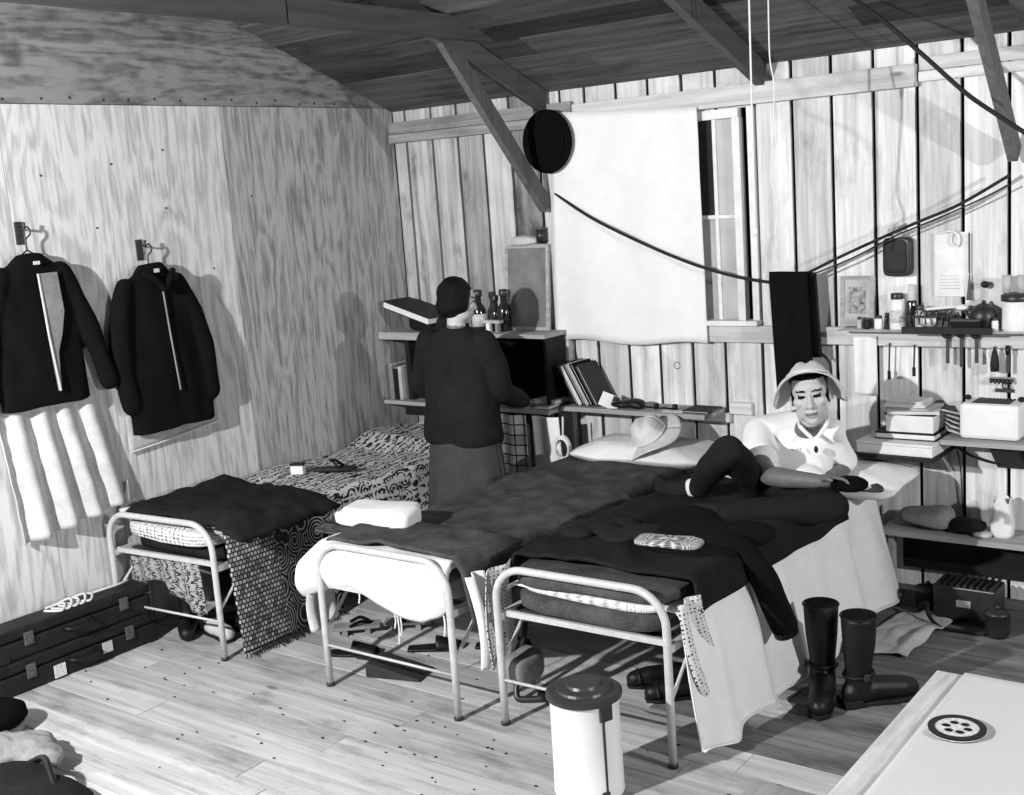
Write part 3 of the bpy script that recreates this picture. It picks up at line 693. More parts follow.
# pale cloth hanging in deep folds under the open jacket
def pants_fn(u, v):
    yt = lerp(2.64, 3.13, u); yb = lerp(2.69, 3.25, u); yy = lerp(yt, yb, v); z = lerp(1.27, .585+.075*u, v)
    k = .5+.5*math.cos(u*2*math.pi*4.2+.6+v*.8); amp = .075*(.35+.65*v)*(1-.3*abs(2*u-1))
    x = XL+.020+amp*k**1.6+.006*nz(u*8, v*8)
    if u > .93: z -= (u-.93)*.0; x += .0
    return (x, yy+.012*math.sin(u*26+v*2), z)
cloth('hanging_cloth', pants_fn, 120, 30, 'canvas_pale', 'pale rough cloth hanging in deep folds below the open jacket', 'cloth', .005)
cloth('cloth_corner', lambda u, v: (XL+.03+.03*v+.01*math.sin(u*6), lerp(3.20, 3.34, u)-.05*v*u, lerp(.60+.16*(1-abs(2*u-.9)), .58, v)), 14, 8, 'canvas_pale', 'pale pointed cloth corner above the foot of the wall cot', 'cloth', .005)
gb = thing('garment_bag', 'thin grey paper bag with a pale lower edge below the work jacket', 'bag', (XL+.02, 3.6, .87))
cloth('paper_sleeve', lambda u, v: (XL+.014+.008*math.sin(u*5), lerp(3.31, 3.86, u), lerp(1.05, lerp(.875, .925, u), v)), 16, 8, 'paper_grey', '', '', .003, gb)
MB().tube([(XL+.02, 3.31, .873), (XL+.024, 3.55, .893), (XL+.02, 3.865, .925)], .004, 6).build('edge', 'paper', gb)
# ------------------------------------------------------------------ suitcases
def suitcase(z0, z1, x1, y0, y1, rz, label, tagged):
    t = thing('suitcase', label, 'suitcase', (-4.765, (y0+y1)/2, z0), 'stacked suitcases'); M = T(-4.765, (y0+y1)/2, z0, rz); hw = (y1-y0)/2; h = z1-z0
    MB().box(-.07, .07, -hw, hw, 0, h*.62-.002, M).build('body', 'black_vinyl', t, bevel=.012)
    MB().box(-.072, .072, -hw-.002, hw+.002, h*.62+.002, h, M).build('lid', 'black_vinyl', t, bevel=.012)
    for s in (-.62, .62):
        l = MB().box(.069, .079, s*hw-.022, s*hw+.022, h*.38, h*.80, M).build('latch', 'brass', t, bevel=.003)
        MB().box(.079, .085, s*hw-.010, s*hw+.010, h*.44, h*.60, M).build('clasp', 'brass', l, bevel=.002)
    MB().tube(smooth_path([M @ V(.073, -.07, h*.5), M @ V(.105, -.05, h*.47), M @ V(.107, .05, h*.47), M @ V(.073, .07, h*.5)]), .009, 8).build('handle', 'black_leather', t, smooth=True)
    for s in (-1, 1):
        for q in (0.0, h-.03): MB().box(.059, .0745, s*(hw-.03)-.022, s*(hw-.03)+.022, q, q+.03, M).build('corner_guard', 'black_leather', t, bevel=.004)
    if tagged:
        MB().box(.073, .078, -.055-.09, .0-.09, h*.08, h*.46, M).build('luggage_label', 'label_paper', t)
        MB().box(.073, .078, .10, .15, h*.25, h*.58, M).build('luggage_label', 'paper_grey', t)
    return t
suitcase(0, .150, 0, 2.40, 3.20, -.02, 'black suitcase with paper labels lying lowest by the plywood wall', True)
suitcase(.151, .290, 0, 2.42, 3.18, -.03, 'black suitcase lying on top of the labelled suitcase', False)
rp = MB()
for k in range(5):
    y0 = 2.72+k*.035; rp.tube(smooth_path([(-4.81, y0, .295), (-4.76, y0+.06, .31+.01*(k % 2)), (-4.71, y0+.02, .297), (-4.77, y0-.03, .30)]), .006, 6)
rp.tube(smooth_path([(-4.79, 2.95, .298), (-4.76, 3.06, .306), (-4.79, 3.14, .298)]), .006, 6)
o = rp.build('rope_coil', 'canvas_pale', smooth=True); tag(o, 'loose coil of pale cord on the upper suitcase', 'rope')
# bag heap in the front left corner
bg = thing('duffel_bag', 'dark stuffed bag on the floor in the near left corner', 'bag', (-3.75, 1.97, 0))
mb = MB(); mb.ell((-3.66, 1.96, .055), (.17, .13, .055)); mb.ell((-3.84, 1.94, .06), (.18, .15, .06)); mb.ell((-3.60, 2.0, .04), (.12, .10, .04))
mb.build('body', 'charcoal_cloth', bg, remesh=.015, smth=4)
MB().tube(smooth_path([(-3.90, 2.06, .08), (-3.80, 2.06, .125), (-3.70, 2.02, .125), (-3.60, 1.98, .085)]), .012, 8).build('strap', 'black_leather', bg, smooth=True)
mb = MB()
for c_, r_ in (((-4.06, 2.16, .055), (.13, .09, .05)), ((-3.95, 2.14, .06), (.09, .07, .04)), ((-4.16, 2.10, .05), (.12, .1, .05))): mb.ell(c_, r_)
o = mb.build('crumpled_cloth', 'canvas_grey', remesh=.012, smth=2); [setattr(v, 'co', v.co+v.normal*(.03*(.3-abs(nz(v.co.x*16, v.co.y*16, v.co.z*16))))) for v in o.data.vertices]; tag(o, 'crumpled grey cloth lying against the dark bag in the near left corner', 'cloth')
cp = thing('peaked_cap', 'dark cap with grey band beside the crumpled cloth in the near left corner', 'cap', (-4.42, 2.22, .0))
MB().lathe([(.105, .0), (.108, .035), (.098, .04)], (-4.42, 2.22, .004), 24).build('band', 'canvas_grey', cp, smooth=True)
MB().lathe([(.104, .036), (.125, .06), (.12, .095), (.08, .12), (.02, .128)], (-4.42, 2.22, .004), 24).build('crown', 'dark_felt', cp, smooth=True)
# ------------------------------------------------------------------ corner shelves
su = thing('corner_shelf', 'rough two-tier shelf with dark cloth back in the far corner', 'shelf', (-4.28, 5.25, .78))
MB().box(-4.895, -3.70, 5.13, 5.345, 1.185, 1.207).build('shelf_board', 'shelf_wood', su, bevel=.002)
MB().box(-4.895, -3.68, 5.10, 5.345, .775, .797).build('shelf_board', 'shelf_wood', su, bevel=.002)
MB().box(-4.895, -4.5, 5.10, 5.12, 1.165, 1.21).build('edge_strip', 'shelf_wood', su, bevel=.002)
cloth('back_cloth', lambda u, v: (lerp(-4.86, -3.72, u), 5.335+.006*math.sin(u*40), lerp(1.18, .80, v)), 60, 6, 'black_cloth', '', '', .004, su)
MB().box(-4.74, -3.665, 5.115, 5.125, .715, .773).build('apron', 'black_vinyl', su)
MB().box(-3.735, -3.715, 5.16, 5.345, .80, 1.183).build('end_board', 'black_vinyl', su)
MB().box(-4.735, -4.70, 5.15, 5.345, .80, 1.183).build('end_board', 'black_vinyl', su)
def book(M, w_, d_, h_, label, cover='black_vinyl', pages='paper', cat='book', group=None, name='book'):
    """lying book: w along x, d along y, h thick; spine at +y"""
    t = thing(name, label, cat, M.translation, group)
    MB().box(-w_/2, w_/2, -d_/2, d_/2, 0, .004, M).build('cover', cover, t); MB().box(-w_/2, w_/2, -d_/2, d_/2, h_-.004, h_, M).build('cover', cover, t)
    MB().box(-w_/2, w_/2, d_/2-.004, d_/2, .004, h_-.004, M).build('spine', cover, t)
    MB().box(-w_/2+.006, w_/2-.006, -d_/2+.006, d_/2-.004, .004, h_-.004, M).build('pages', pages, t); return t
book(T(-4.66, 5.205, 1.305, -.06, rx=.0, ry=.26), .38, .22, .042, 'large black album tilted on the end of the corner shelf', name='album')
o = sbox(MB(), (-4.56, 5.24, 1.252), (.15, .08, .043), .4, .01, 3).build('dark_bundle', 'charcoal_cloth', smooth=True); tag(o, 'dark cloth bundle propping up the black album', 'bundle')
for k, (x, w_, h_, mt, lb) in enumerate(((-4.865, .03, .21, 'canvas_grey', 'grey upright book nearest the plywood wall on the lower shelf'), (-4.828, .032, .19, 'black_vinyl', 'dark upright book second from the plywood wall on the lower shelf'), (-4.79, .025, .20, 'paper_grey', 'pale upright book third from the plywood wall on the lower shelf'))):
    M = T(x+w_/2, 5.20, .797, math.pi/2) @ Matrix.Rotation(math.pi/2, 4, 'Y')
    t = thing('book', lb, 'book', (x+w_/2, 5.2, .797), 'upright books on the lower corner shelf')
    MB().box(x, x+w_, 5.13, 5.28, .798, .798+h_).build('cover', mt, t, bevel=.002); MB().box(x+.004, x+w_-.004, 5.135, 5.282, .802, .8+h_).build('pages', 'paper', t)
# bottles
def bottle(x, y, z, r, h, label, mat='dark_glass', cap='black_metal', lab=True, group='bottles on the corner shelf', cat='bottle', neck=.45):
    t = thing('bottle', label, cat, (x, y, z), group)
    MB().lathe([(r*.9, 0), (r, .006), (r, h*.50), (r*.85, h*.58), (r*neck, h*.68), (r*neck, h*.84)], (x, y, z), 18).build('glass_body', mat, t, smooth=True)
    MB().lathe([(r*(neck+.12), h*.84), (r*(neck+.15), h*.86), (r*(neck+.15), h*.98), (r*(neck+.05), h)], (x, y, z), 14).build('cap', cap, t, smooth=True)
    if lab: MB().lathe([(r*1.02, h*.12), (r*1.02, h*.42)], (x, y, z), 18).build('label_band', 'label_paper', t, smooth=True)
    return t
bottle(-4.225, 5.24, 1.207, .042, .235, 'dark bottle with white label nearest the woman on the corner shelf')
bottle(-4.135, 5.28, 1.207, .034, .20, 'small dark bottle in the middle of the three on the corner shelf', lab=False)
bottle(-4.06, 5.26, 1.207, .040, .235, 'dark bottle beside the mirror on the corner shelf', lab=False)
t = thing('small_rack', 'small pale wooden rack in front of the bottles', 'rack', (-4.08, 5.18, 1.207))
MB().box(-4.145, -4.02, 5.165, 5.195, 1.262, 1.278).build('top_bar', 'paper_grey', t); MB().box(-4.125, -4.10, 5.168, 5.192, 1.2075, 1.262).build('leg', 'paper', t); MB().box(-4.06, -4.04, 5.168, 5.192, 1.2075, 1.262).build('leg', 'canvas_grey', t)
# mirror
mr_ = thing('mirror', 'rectangular wood framed mirror leaning at the post on the corner shelf', 'mirror', (-3.9, 5.31, 1.207)); MM = T(-3.925, 5.285, 1.209, 0, rx=-.09)
MB().box(-.135, .135, .002, .006, .02, .46, MM).build('glass', 'mirror_glass', mr_)
for a in ((-.15, -.13, 0, .018, 0, .475), (.13, .15, 0, .018, 0, .475), (-.13, .13, 0, .018, 0, .02), (-.13, .13, 0, .018, .455, .475)): MB().box(*a, MM).build('frame_bar', 'shelf_wood', mr_)
o = sbox(MB(), (-3.93, 5.33, 1.70), (.10, .035, .028), .6, .02, 2).build('shaving_kit', 'canvas_pale', smooth=True); tag(o, 'crumpled pale cloth lying along the top of the mirror', 'cloth')
t = thing('tin_can', 'small dark tin on top of the mirror by the post', 'tin', (-3.80, 5.33, 1.69)); MB().lathe([(.03, 0), (.03, .07)], (-3.815, 5.325, 1.692), 16).build('tin_body', 'black_metal', t, smooth=True); MB().lathe([(.031, .07), (.031, .08)], (-3.815, 5.325, 1.692), 16).build('tin_lid', 'brass', t, smooth=True)
# lower shelf papers
book(T(-3.83, 5.20, .797, .05), .26, .16, .022, 'grey notebook lying at the right end of the lower corner shelf', 'canvas_grey')
book(T(-3.76, 5.24, .820, -.08), .16, .13, .02, 'pale booklet on the grey notebook on the lower corner shelf', 'paper')
o = sbox(MB(), (-3.98, 5.20, .818), (.07, .05, .018), .6, .02, 8).build('crumpled_paper', 'paper', smooth=True); tag(o, 'crumpled paper at the hand of the standing woman', 'paper')
# hanging cloths under the lower shelf
cloth('plaid_cloth', lambda u, v: (lerp(-4.03, -3.85, u), 5.105+.012*math.sin(u*9), lerp(.765, .36, v)), 20, 20, 'plaid', 'black and white plaid cloth hanging under the lower corner shelf', 'cloth', .004, uvs=(.5, 1.05))
cloth('white_towel', lambda u, v: (lerp(-3.80, -3.625, u)+.01*v, 5.10+.01*math.sin(u*7), lerp(.765, .46, v)), 20, 20, 'white_cloth', 'plain white towel hanging under the end of the lower corner shelf', 'towel', .005)
rc = MB()
for k in range(7):
    a0 = k*.5; rc.tube([(-3.60+.045*math.cos(a0+2*math.pi*j/16), 5.08+.004*k, .60+(.055+.006*(k % 3))*math.sin(a0+2*math.pi*j/16)) for j in range(17)], .006, 6, caps=False)
rc.tube([(-3.60, 5.11, .77), (-3.60, 5.10, .65)], .005, 6)
o = rc.build('rope_hank', 'string', smooth=True); tag(o, 'hank of pale rope hanging beside the white towel', 'rope')
# ------------------------------------------------------------------ wall desk shelf
ds = thing('wall_shelf', 'narrow plank shelf on the wall above the middle cot pillow', 'shelf', (-3.2, 5.28, .79))
MB().box(-3.65, -2.78, 5.17, 5.395, .788, .812).build('shelf_board', 'shelf_wood', ds, bevel=.002)
MB().box(-3.65, -2.74, 5.36, 5.396, .74, .786).build('batten', 'plate_wood', ds, bevel=.002)
MB().box(-2.74, -2.62, 5.368, 5.397, .785, .845).build('cleat', 'plate_wood', ds, bevel=.002)
for k, (dx, mt, h_) in enumerate(((0, 'black_vinyl', .24), (.023, 'paper', .235), (.046, 'black_vinyl', .25), (.069, 'paper_grey', .25), (.092, 'charcoal_cloth', .25), (.125, 'skirt_grey', .24))):
    M = T(-3.555+dx, 5.275, .812+.012, 0, 0, -.50)
    t = thing('notebook', ('black notebook leaning leftmost on the wall shelf', 'white notebook leaning second from left on the wall shelf', 'black notebook leaning third from left on the wall shelf', 'grey paper folder leaning on the wall shelf', 'dark folder leaning on the wall shelf', 'dark album leaning rightmost with its cover towards the room')[k], 'notebook', M.translation, 'leaning notebooks on the wall shelf')
    MB().box(-.008, .0, -.09, .09, 0, h_, M).build('cover', mt, t); MB().box(.0005, .006, -.085, .085, .004, h_-.006, M).build('pages', 'paper', t); MB().box(.0065, .011, -.09, .09, 0, h_, M).build('cover', mt, t)
t = thing('photo_card', 'small white card propped in front of the leaning album', 'card', (-3.38, 5.19, .815)); MB().box(-.055, .055, -.0015, .0015, 0, .075, T(-3.37, 5.195, .815, .1, -.35, .35)).build('card_sheet', 'paper', t)
MB().box(-.012, .012, -.003, .003, 0, .03, T(-3.32, 5.19, .85, .1, -.35, .3)).build('dark_tab', 'black_vinyl', t)
mb = MB()
for c_, r_ in (((-3.29, 5.22, .835), (.07, .045, .02)), ((-3.22, 5.235, .84), (.06, .05, .026)), ((-3.20, 5.22, .83), (.05, .03, .018))): mb.ell(c_, r_)
o = mb.build('leather_glove', 'black_leather', remesh=.008, smth=3); tag(o, 'crumpled black leather glove on the wall shelf', 'glove')
for x, lb in ((-3.13, 'small dark pipe nearest the glove on the wall shelf'), (-3.02, 'small dark pipe farther from the glove on the wall shelf')):
    t = thing('smoking_pipe', lb, 'pipe', (x, 5.24, .812), 'pipes on the wall shelf')
    MB().lathe([(.008, 0), (.014, .008), (.014, .03), (.011, .032)], (x+.03, 5.25, .812), 12).build('bowl', 'black_leather', t, smooth=True)
    MB().tube([(x+.025, 5.25, .818), (x-.03, 5.235, .825), (x-.05, 5.23, .822)], .005, 8).build('stem', 'black_leather', t, smooth=True)
book(T(-2.85, 5.28, .8125, .0), .15, .15, .012, 'thin dark booklet at the free end of the wall shelf', 'skirt_grey')
t = thing('letter', 'flat white letter on the wall shelf before the dark booklet', 'letter', (-2.98, 5.22, .812)); MB().box(-.06, .06, -.025, .025, .0005, .003, T(-2.98, 5.22, .812, .05)).build('sheet', 'paper', t)
# dark felt hat hung on the post
hb = thing('felt_hat', 'round black felt hat hung on the post beside the white sheet', 'hat', (-3.74, 5.33, 2.23))
MB().lathe([(.158, 0), (.165, .006), (.155, .014), (.11, .018), (.10, .03), (.08, .036), (.03, .038)], n=36, M=T(-3.715, 5.300, 2.225, rx=math.pi/2), sx=.98, sy=1.02).build('brim_and_crown', 'dark_felt', hb, smooth=True)
MB().tube([(-3.715+.112*math.cos(2*math.pi*k/28), 5.278, 2.225+.112*math.sin(2*math.pi*k/28)) for k in range(29)], .006, 6, caps=False).build('hat_band', 'black_cloth', hb, smooth=True)
# ------------------------------------------------------------------ cords
def cord(name, pts, r, label, mat='black_cord', cat='cord', n=6):
    o = MB().tube(smooth_path(pts, n), r, 6).build(name, mat, smooth=True); tag(o, label, cat); return o
cord('washing_line', [(-3.72, 5.345, 1.95), (-3.43, 5.305, 1.79), (-2.97, 5.30, 1.59), (-2.64, 5.30, 1.49), (-2.40, 5.30, 1.46), (-2.28, 5.29, 1.50), (-2.11, 5.29, 1.575), (-1.92, 5.30, 1.655), (-1.74, 5.30, 1.725), (-1.57, 5.30, 1.79), (-1.37, 5.315, 1.90)], .008, 'dark cord strung along the plank wall across the white sheet')
cord('flex', [(-2.26, 5.28, 1.49), (-2.05, 5.30, 1.57), (-1.86, 5.30, 1.66), (-1.66, 5.30, 1.735), (-1.50, 5.305, 1.80), (-1.37, 5.31, 1.86)], .004, 'thin second cord running just below the dark cord at the right')
cord('power_cable', [(-1.90, 4.72, 2.71), (-1.78, 4.9, 2.58), (-1.60, 4.93, 2.40), (-1.44, 4.93, 2.24), (-1.34, 4.98, 2.15), (-1.20, 4.95, 2.05)], .009, 'dark cable coming down from the roof to the right brace')
cord('lamp_cable', [(-2.30, 5.33, 1.24), (-2.27, 5.335, 1.15), (-2.20, 5.34, 1.085), (-2.185, 5.34, 1.02), (-2.19, 5.35, .92)], .006, 'short dark cable hanging below the rail beside the black towel')
p_ = thing('pull_cord', 'straight white pull cord hanging from the roof with a small knob', 'cord', (-2.174, 4.55, 1.73)); MB().tube([(-2.164, 4.55, 2.80), (-2.174, 4.55, 1.765)], .004, 6).build('string', 'string', p_); MB().ell((-2.174, 4.55, 1.75), (.012, .012, .02), n=10, m=8).build('knob', 'ceramic', p_, smooth=True)
cord('hanging_string', [(-2.08, 4.55, 2.80), (-2.085, 4.55, 2.45), (-2.07, 4.55, 2.32), (-2.085, 4.55, 2.09), (-2.095, 4.55, 1.95), (-2.07, 4.55, 1.87), (-2.085, 4.55, 1.72)], .003, 'wavy thin white string hanging from the roof', 'string', 'string')
# black towel over the line
bt = thing('black_towel', 'long black towel draped over the cord beside the window', 'towel', (-2.35, 5.25, .95))
cloth('front_fall', lambda u, v: (lerp(-2.45, -2.255, u)+.025*v, 5.262+.012*math.sin(u*6)+.02*math.sin(min(1, v*8)*1.57)*-.4, lerp(1.515, .93, v)), 16, 30, 'black_cloth', '', '', .006, bt)
cloth('rear_fall', lambda u, v: (lerp(-2.36, -2.235, u)+.02*v, 5.315+.008*math.sin(u*6), lerp(1.505, 1.10, v)), 12, 16, 'charcoal_cloth', '', '', .006, bt)
# ------------------------------------------------------------------ right end of the plank wall: rail with jars, shelves
pf = thing('framed_photograph', 'small framed photograph standing on the rail', 'picture', (-2.06, 5.37, 1.24)); M = T(-2.06, 5.355, 1.245, 0, -.08)
for a in ((-.082, -.062, 0, .014, 0, .235), (.062, .082, 0, .014, 0, .235), (-.062, .062, 0, .014, 0, .02), (-.062, .062, 0, .014, .215, .235)): MB().box(*a, M).build('frame_bar', 'shelf_wood', pf)
MB().box(-.062, .062, .004, .008, .02, .215, M).build('mat_board', 'paper_grey', pf); MB().box(-.04, .04, .002, .004, .06, .185, M).build('print', 'picture_print', pf)
mc = thing('mess_tin', 'black rounded rectangular pan hung by a knot on the plank wall', 'pan', (-1.865, 5.36, 1.48))
o = sbox(MB(), (-1.865, 5.368, 1.565), (.066, .026, .088), .3, 0, 0).build('pan_body', 'black_metal', mc, smooth=True)
sbox(MB(), (-1.868, 5.346, 1.567), (.052, .008, .074), .3, 0, 0).build('pan_face', 'black_vinyl', mc, smooth=True)
kt = MB(); kt.tube(smooth_path([(-1.90, 5.35, 1.66), (-1.87, 5.34, 1.70), (-1.84, 5.345, 1.67), (-1.87, 5.34, 1.655), (-1.90, 5.345, 1.69), (-1.85, 5.34, 1.715)]), .007, 6); kt.build('hanging_loop', 'canvas_pale', mc, smooth=True)
cl = thing('wall_calendar', 'white paper calendar with a string pinned on the plank wall', 'calendar', (-1.63, 5.39, 1.37))
MB().box(-1.71, -1.56, 5.388, 5.392, 1.38, 1.665).build('sheet', 'paper', cl); MB().box(-1.705, -1.58, 5.384, 5.388, 1.39, 1.66).build('sheet', 'paper', cl)
MB().tube(smooth_path([(-1.69, 5.38, 1.66), (-1.63, 5.372, 1.67), (-1.595, 5.372, 1.65), (-1.60, 5.372, 1.605), (-1.63, 5.374, 1.62), (-1.625, 5.374, 1.66)]), .004, 6).build('string', 'string', cl)
for k in range(5): MB().box(-1.685, -1.60, 5.3832, 5.3838, 1.415+k*.014, 1.418+k*.014).build('print_line', 'paper_grey', cl)
for k, x in enumerate((-1.556,)):
    t = thing('paring_knife', 'thin dark blade hanging point up beside the calendar', 'knife', (x, 5.38, 1.37)); MB().prism([(-.012, 0), (.010, 0), (.004, .11), (.0, .12)], 0, .004, Matrix(((1,0,0,x),(0,0,1,5.378),(0,1,0,1.365),(0,0,0,1)))).build('blade', 'black_metal', t); MB().tube([(x, 5.38, 1.485), (x, 5.38, 1.66)], .003, 6).build('cord_loop', 'black_cord', t)
ZR = 1.2385
def jar(x, y, r, h, body, cap, label, ch=.2, cat='jar', labm=None):
    t = thing('jar', label, cat, (x, y, ZR), 'jars and bottles along the rail')
    MB().lathe([(r*.92, 0), (r, .006), (r, h*(1-ch)-.008), (r*.85, h*(1-ch))], (x, y, ZR), 18).build('jar_body', body, t, smooth=True)
    MB().lathe([(r*.8, h*(1-ch)), (r*.82, h*(1-ch)+.002), (r*.82, h-.003), (r*.75, h)], (x, y, ZR), 16).build('lid', cap, t, smooth=True)
    if labm: MB().lathe([(r*1.02, h*.2), (r*1.02, h*.55)], (x, y, ZR), 18).build('label_band', labm, t, smooth=True)
YJ = 5.375
lg = thing('rail_ledge', 'thin board ledge on top of the rail holding jars', 'shelf', (-1.6, 5.35, 1.2365)); MB().box(-2.12, XR-.3, 5.246, 5.399, 1.2370, 1.2384).build('board', 'plate_wood', lg); MB().box(-1.81, -1.42, 5.235, 5.2455, 1.232, 1.262).build('lip', 'black_vinyl', lg, bevel=.002)
YJ = 5.325
jar(-2.035, YJ, .012, .055, 'paper_grey', 'black_metal', 'tiny grey jar with dark lid leftmost before the framed photograph')
jar(-2.00, YJ, .016, .05, 'black_vinyl', 'black_metal', 'squat dark jar second before the framed photograph')
jar(-1.945, YJ, .02, .062, 'ceramic', 'black_metal', 'small white jar right of the framed photograph')
jar(-1.905, YJ, .013, .075, 'dark_glass', 'black_metal', 'slim dark vial left of the tall white bottle')
jar(-1.858, YJ, .034, .165, 'ceramic', 'black_metal', 'tall white bottle standing on the rail under the black pan', .16, 'bottle', 'label_paper')
jar(-1.800, 5.35, .022, .20, 'dark_glass', 'label_paper', 'tall dark bottle with pale cap beside the tall white bottle', .35, 'bottle')
jar(-1.755, YJ, .022, .11, 'paper_grey', 'black_metal', 'grey glass jar behind the wire dish rack')
t = thing('dish_rack', 'small wire dish rack with a white bowl on the rail', 'rack', (-1.70, 5.31, ZR))
for k in range(8): MB().tube(smooth_path([(-1.79+k*.025, 5.275, ZR+.03), (-1.79+k*.025, 5.275, ZR+.07), (-1.785+k*.025, 5.33, ZR+.085), (-1.78+k*.025, 5.37, ZR+.03)], 3), .003, 5).build('wire', 'iron', t)
MB().tube([(-1.80, 5.275, ZR+.066), (-1.60, 5.275, ZR+.066)], .004, 6).build('rim_wire', 'iron', t)
t = thing('bowl', 'white bowl resting in the wire dish rack', 'bowl', (-1.70, 5.325, ZR)); MB().lathe([(.025, .004), (.045, .02), (.052, .045), (.050, .045), (.04, .02), (.01, .01)], (-1.705, 5.325, ZR+.012), 20).build('bowl_wall', 'ceramic', t, smooth=True)
t = thing('ladle', 'pale ladle lying over the dish rack', 'ladle', (-1.63, 5.33, ZR+.1)); MB().tube([(-1.73, 5.34, ZR+.09), (-1.58, 5.33, ZR+.105)], .007, 8).build('handle', 'ceramic', t); MB().ell((-1.575, 5.33, ZR+.10), (.03, .025, .014)).build('scoop', 'ceramic', t, smooth=True)
for x, h_, lb in ((-1.655, .08, 'dark scrub brush standing left on the rail tray'), (-1.63, .075, 'dark scrub brush standing right on the rail tray')):
    t = thing('scrub_brush', lb, 'brush', (x, 5.29, ZR), 'scrub brushes on the rail'); MB().box(x-.010, x+.010, 5.28, 5.305, ZR, ZR+h_*.6).build('handle', 'black_metal', t); MB().lathe([(.014, h_*.6), (.017, h_)], (x, 5.2925, ZR), 12).build('bristles', 'black_cord', t)
t = thing('tin_box', 'flat dark tin box standing on the rail', 'box', (-1.53, 5.29, ZR)); MB().box(-1.60, -1.475, 5.250, 5.282, ZR, ZR+.045).build('box_body', 'charcoal_cloth', t, bevel=.003); MB().box(-1.602, -1.473, 5.248, 5.284, ZR+.046, ZR+.058).build('box_lid', 'black_metal', t, bevel=.003)
t = thing('teapot', 'round black teapot on the rail at the right', 'teapot', (-1.49, 5.35, ZR)); MB().lathe([(.03, 0), (.055, .02), (.06, .06), (.05, .095), (.025, .112), (.008, .118)], (-1.485, 5.345, ZR), 22).build('pot_body', 'black_metal', t, smooth=True); MB().tube(smooth_path([(-1.535, 5.345, ZR+.05), (-1.56, 5.345, ZR+.075), (-1.575, 5.345, ZR+.095)]), .009, 8).build('spout', 'black_metal', t, smooth=True); MB().ell((-1.485, 5.345, ZR+.122), (.01, .01, .009), n=10, m=8).build('lid_knob', 'black_metal', t, smooth=True)
jar(-1.425, 5.30, .014, .06, 'ceramic', 'black_metal', 'little white jar between the teapot and the white crock')
t = thing('crock', 'large white crock with dark lid at the right end of the rail', 'crock', (-1.345, 5.335, ZR)); MB().lathe([(.055, 0), (.06, .01), (.058, .125), (.052, .13)], (-1.345, 5.335, ZR), 24).build('crock_body', 'ceramic', t, smooth=True); MB().lathe([(.062, .13), (.064, .135), (.064, .155), (.05, .162)], (-1.345, 5.335, ZR), 24).build('lid', 'black_metal', t, smooth=True)
for x, lb in ((-1.395, 'clear tumbler on the left of the crock lid'), (-1.335, 'grey tumbler on the right of the crock lid')):
    t = thing('tumbler', lb, 'glass', (x, 5.335, ZR+.163), 'tumblers on the crock'); MB().lathe([(.017, 0), (.02, .075), (.018, .075), (.015, .006)], (x+.01, 5.335, ZR+.163), 16).build('glass_wall', 'paper_grey', t, smooth=True); MB().lathe([(.0165, .0), (.0165, .005)], (x+.01, 5.335, ZR+.163), 16).build('glass_base', 'ceramic', t, smooth=True)
t = thing('knob_hook', 'dark wooden knob screwed to the planks above the teapot', 'knob', (-1.485, 5.38, 1.42)); MB().ell((-1.485, 5.365, 1.435), (.018, .014, .016), n=12, m=8).build('knob_head', 'black_leather', t, smooth=True); MB().tube([(-1.485, 5.37, 1.43), (-1.485, 5.40, 1.43)], .006, 6).build('screw', 'iron', t)
# spoons and tools below the rail
for x, zt, zb, lb in ((-1.64, 1.215, 1.085, 'dark long spoon hanging left on the rail'), (-1.58, 1.22, 1.07, 'dark long spoon hanging in the middle on the rail'), (-1.515, 1.215, 1.09, 'dark long spoon hanging right on the rail')):
    t = thing('hanging_spoon', lb, 'spoon', (x, 5.345, zb), 'kitchen spoons hung on the rail'); MB().ell((x-.004, 5.342, zt), (.022, .009, .020), n=14, m=8).build('spoon_bowl', 'black_metal', t, smooth=True); MB().box(x-.0075, x+.0075, 5.34, 5.348, zb, zt).build('handle', 'black_metal', t, bevel=.002)
t = thing('whisk_broom', 'small dark whisk hanging below the rail near the right edge', 'brush', (-1.44, 5.35, 1.06)); MB().lathe([(.006, .10), (.012, .085), (.02, .03), (.018, .0)], (-1.44, 5.35, 1.055), 12).build('bristles', 'black_cord', t, smooth=True); MB().tube([(-1.44, 5.35, 1.14), (-1.44, 5.352, 1.165)], .005, 6).build('handle', 'black_metal', t)
t = thing('chisel', 'narrow dark chisel hanging at the right below the rail', 'tool', (-1.385, 5.35, 1.05)); MB().box(-1.392, -1.378, 5.347, 5.354, 1.05, 1.13).build('blade', 'iron', t); MB().lathe([(.010, .08), (.012, .1), (.009, .12)], (-1.385, 5.35, 1.05), 10).build('handle', 'black_leather', t, smooth=True)
t = thing('tool_rack', 'short rack of dark hooks low on the planks above the radio', 'rack', (-1.43, 5.38, 1.0)); MB().box(-1.47, -1.37, 5.385, 5.398, 1.005, 1.022).build('bar', 'shelf_wood', t)
for k in range(6): MB().ell((-1.462+k*.017, 5.375, 1.008), (.008, .012, .012), n=10, m=6).build('hook', 'black_metal', t, smooth=True)
t = thing('key_hook', 'dark bracket with round loop under the tool rack', 'hook', (-1.40, 5.38, .96)); MB().box(-1.45, -1.37, 5.39, 5.398, .955, .97).build('bar', 'iron', t); MB().tube([(-1.40+.016*math.cos(2*math.pi*k/16), 5.38, .985+.012*math.sin(2*math.pi*k/16)) for k in range(17)], .003, 6).build('loop', 'iron', t)
cloth('hand_towel', lambda u, v: (lerp(-2.075, -1.965, u), 5.345+.008*math.sin(u*7+v), lerp(1.20, .925, v)), 14, 20, 'white_cloth', 'white hand towel hanging from the rail above the man', 'towel', .005)
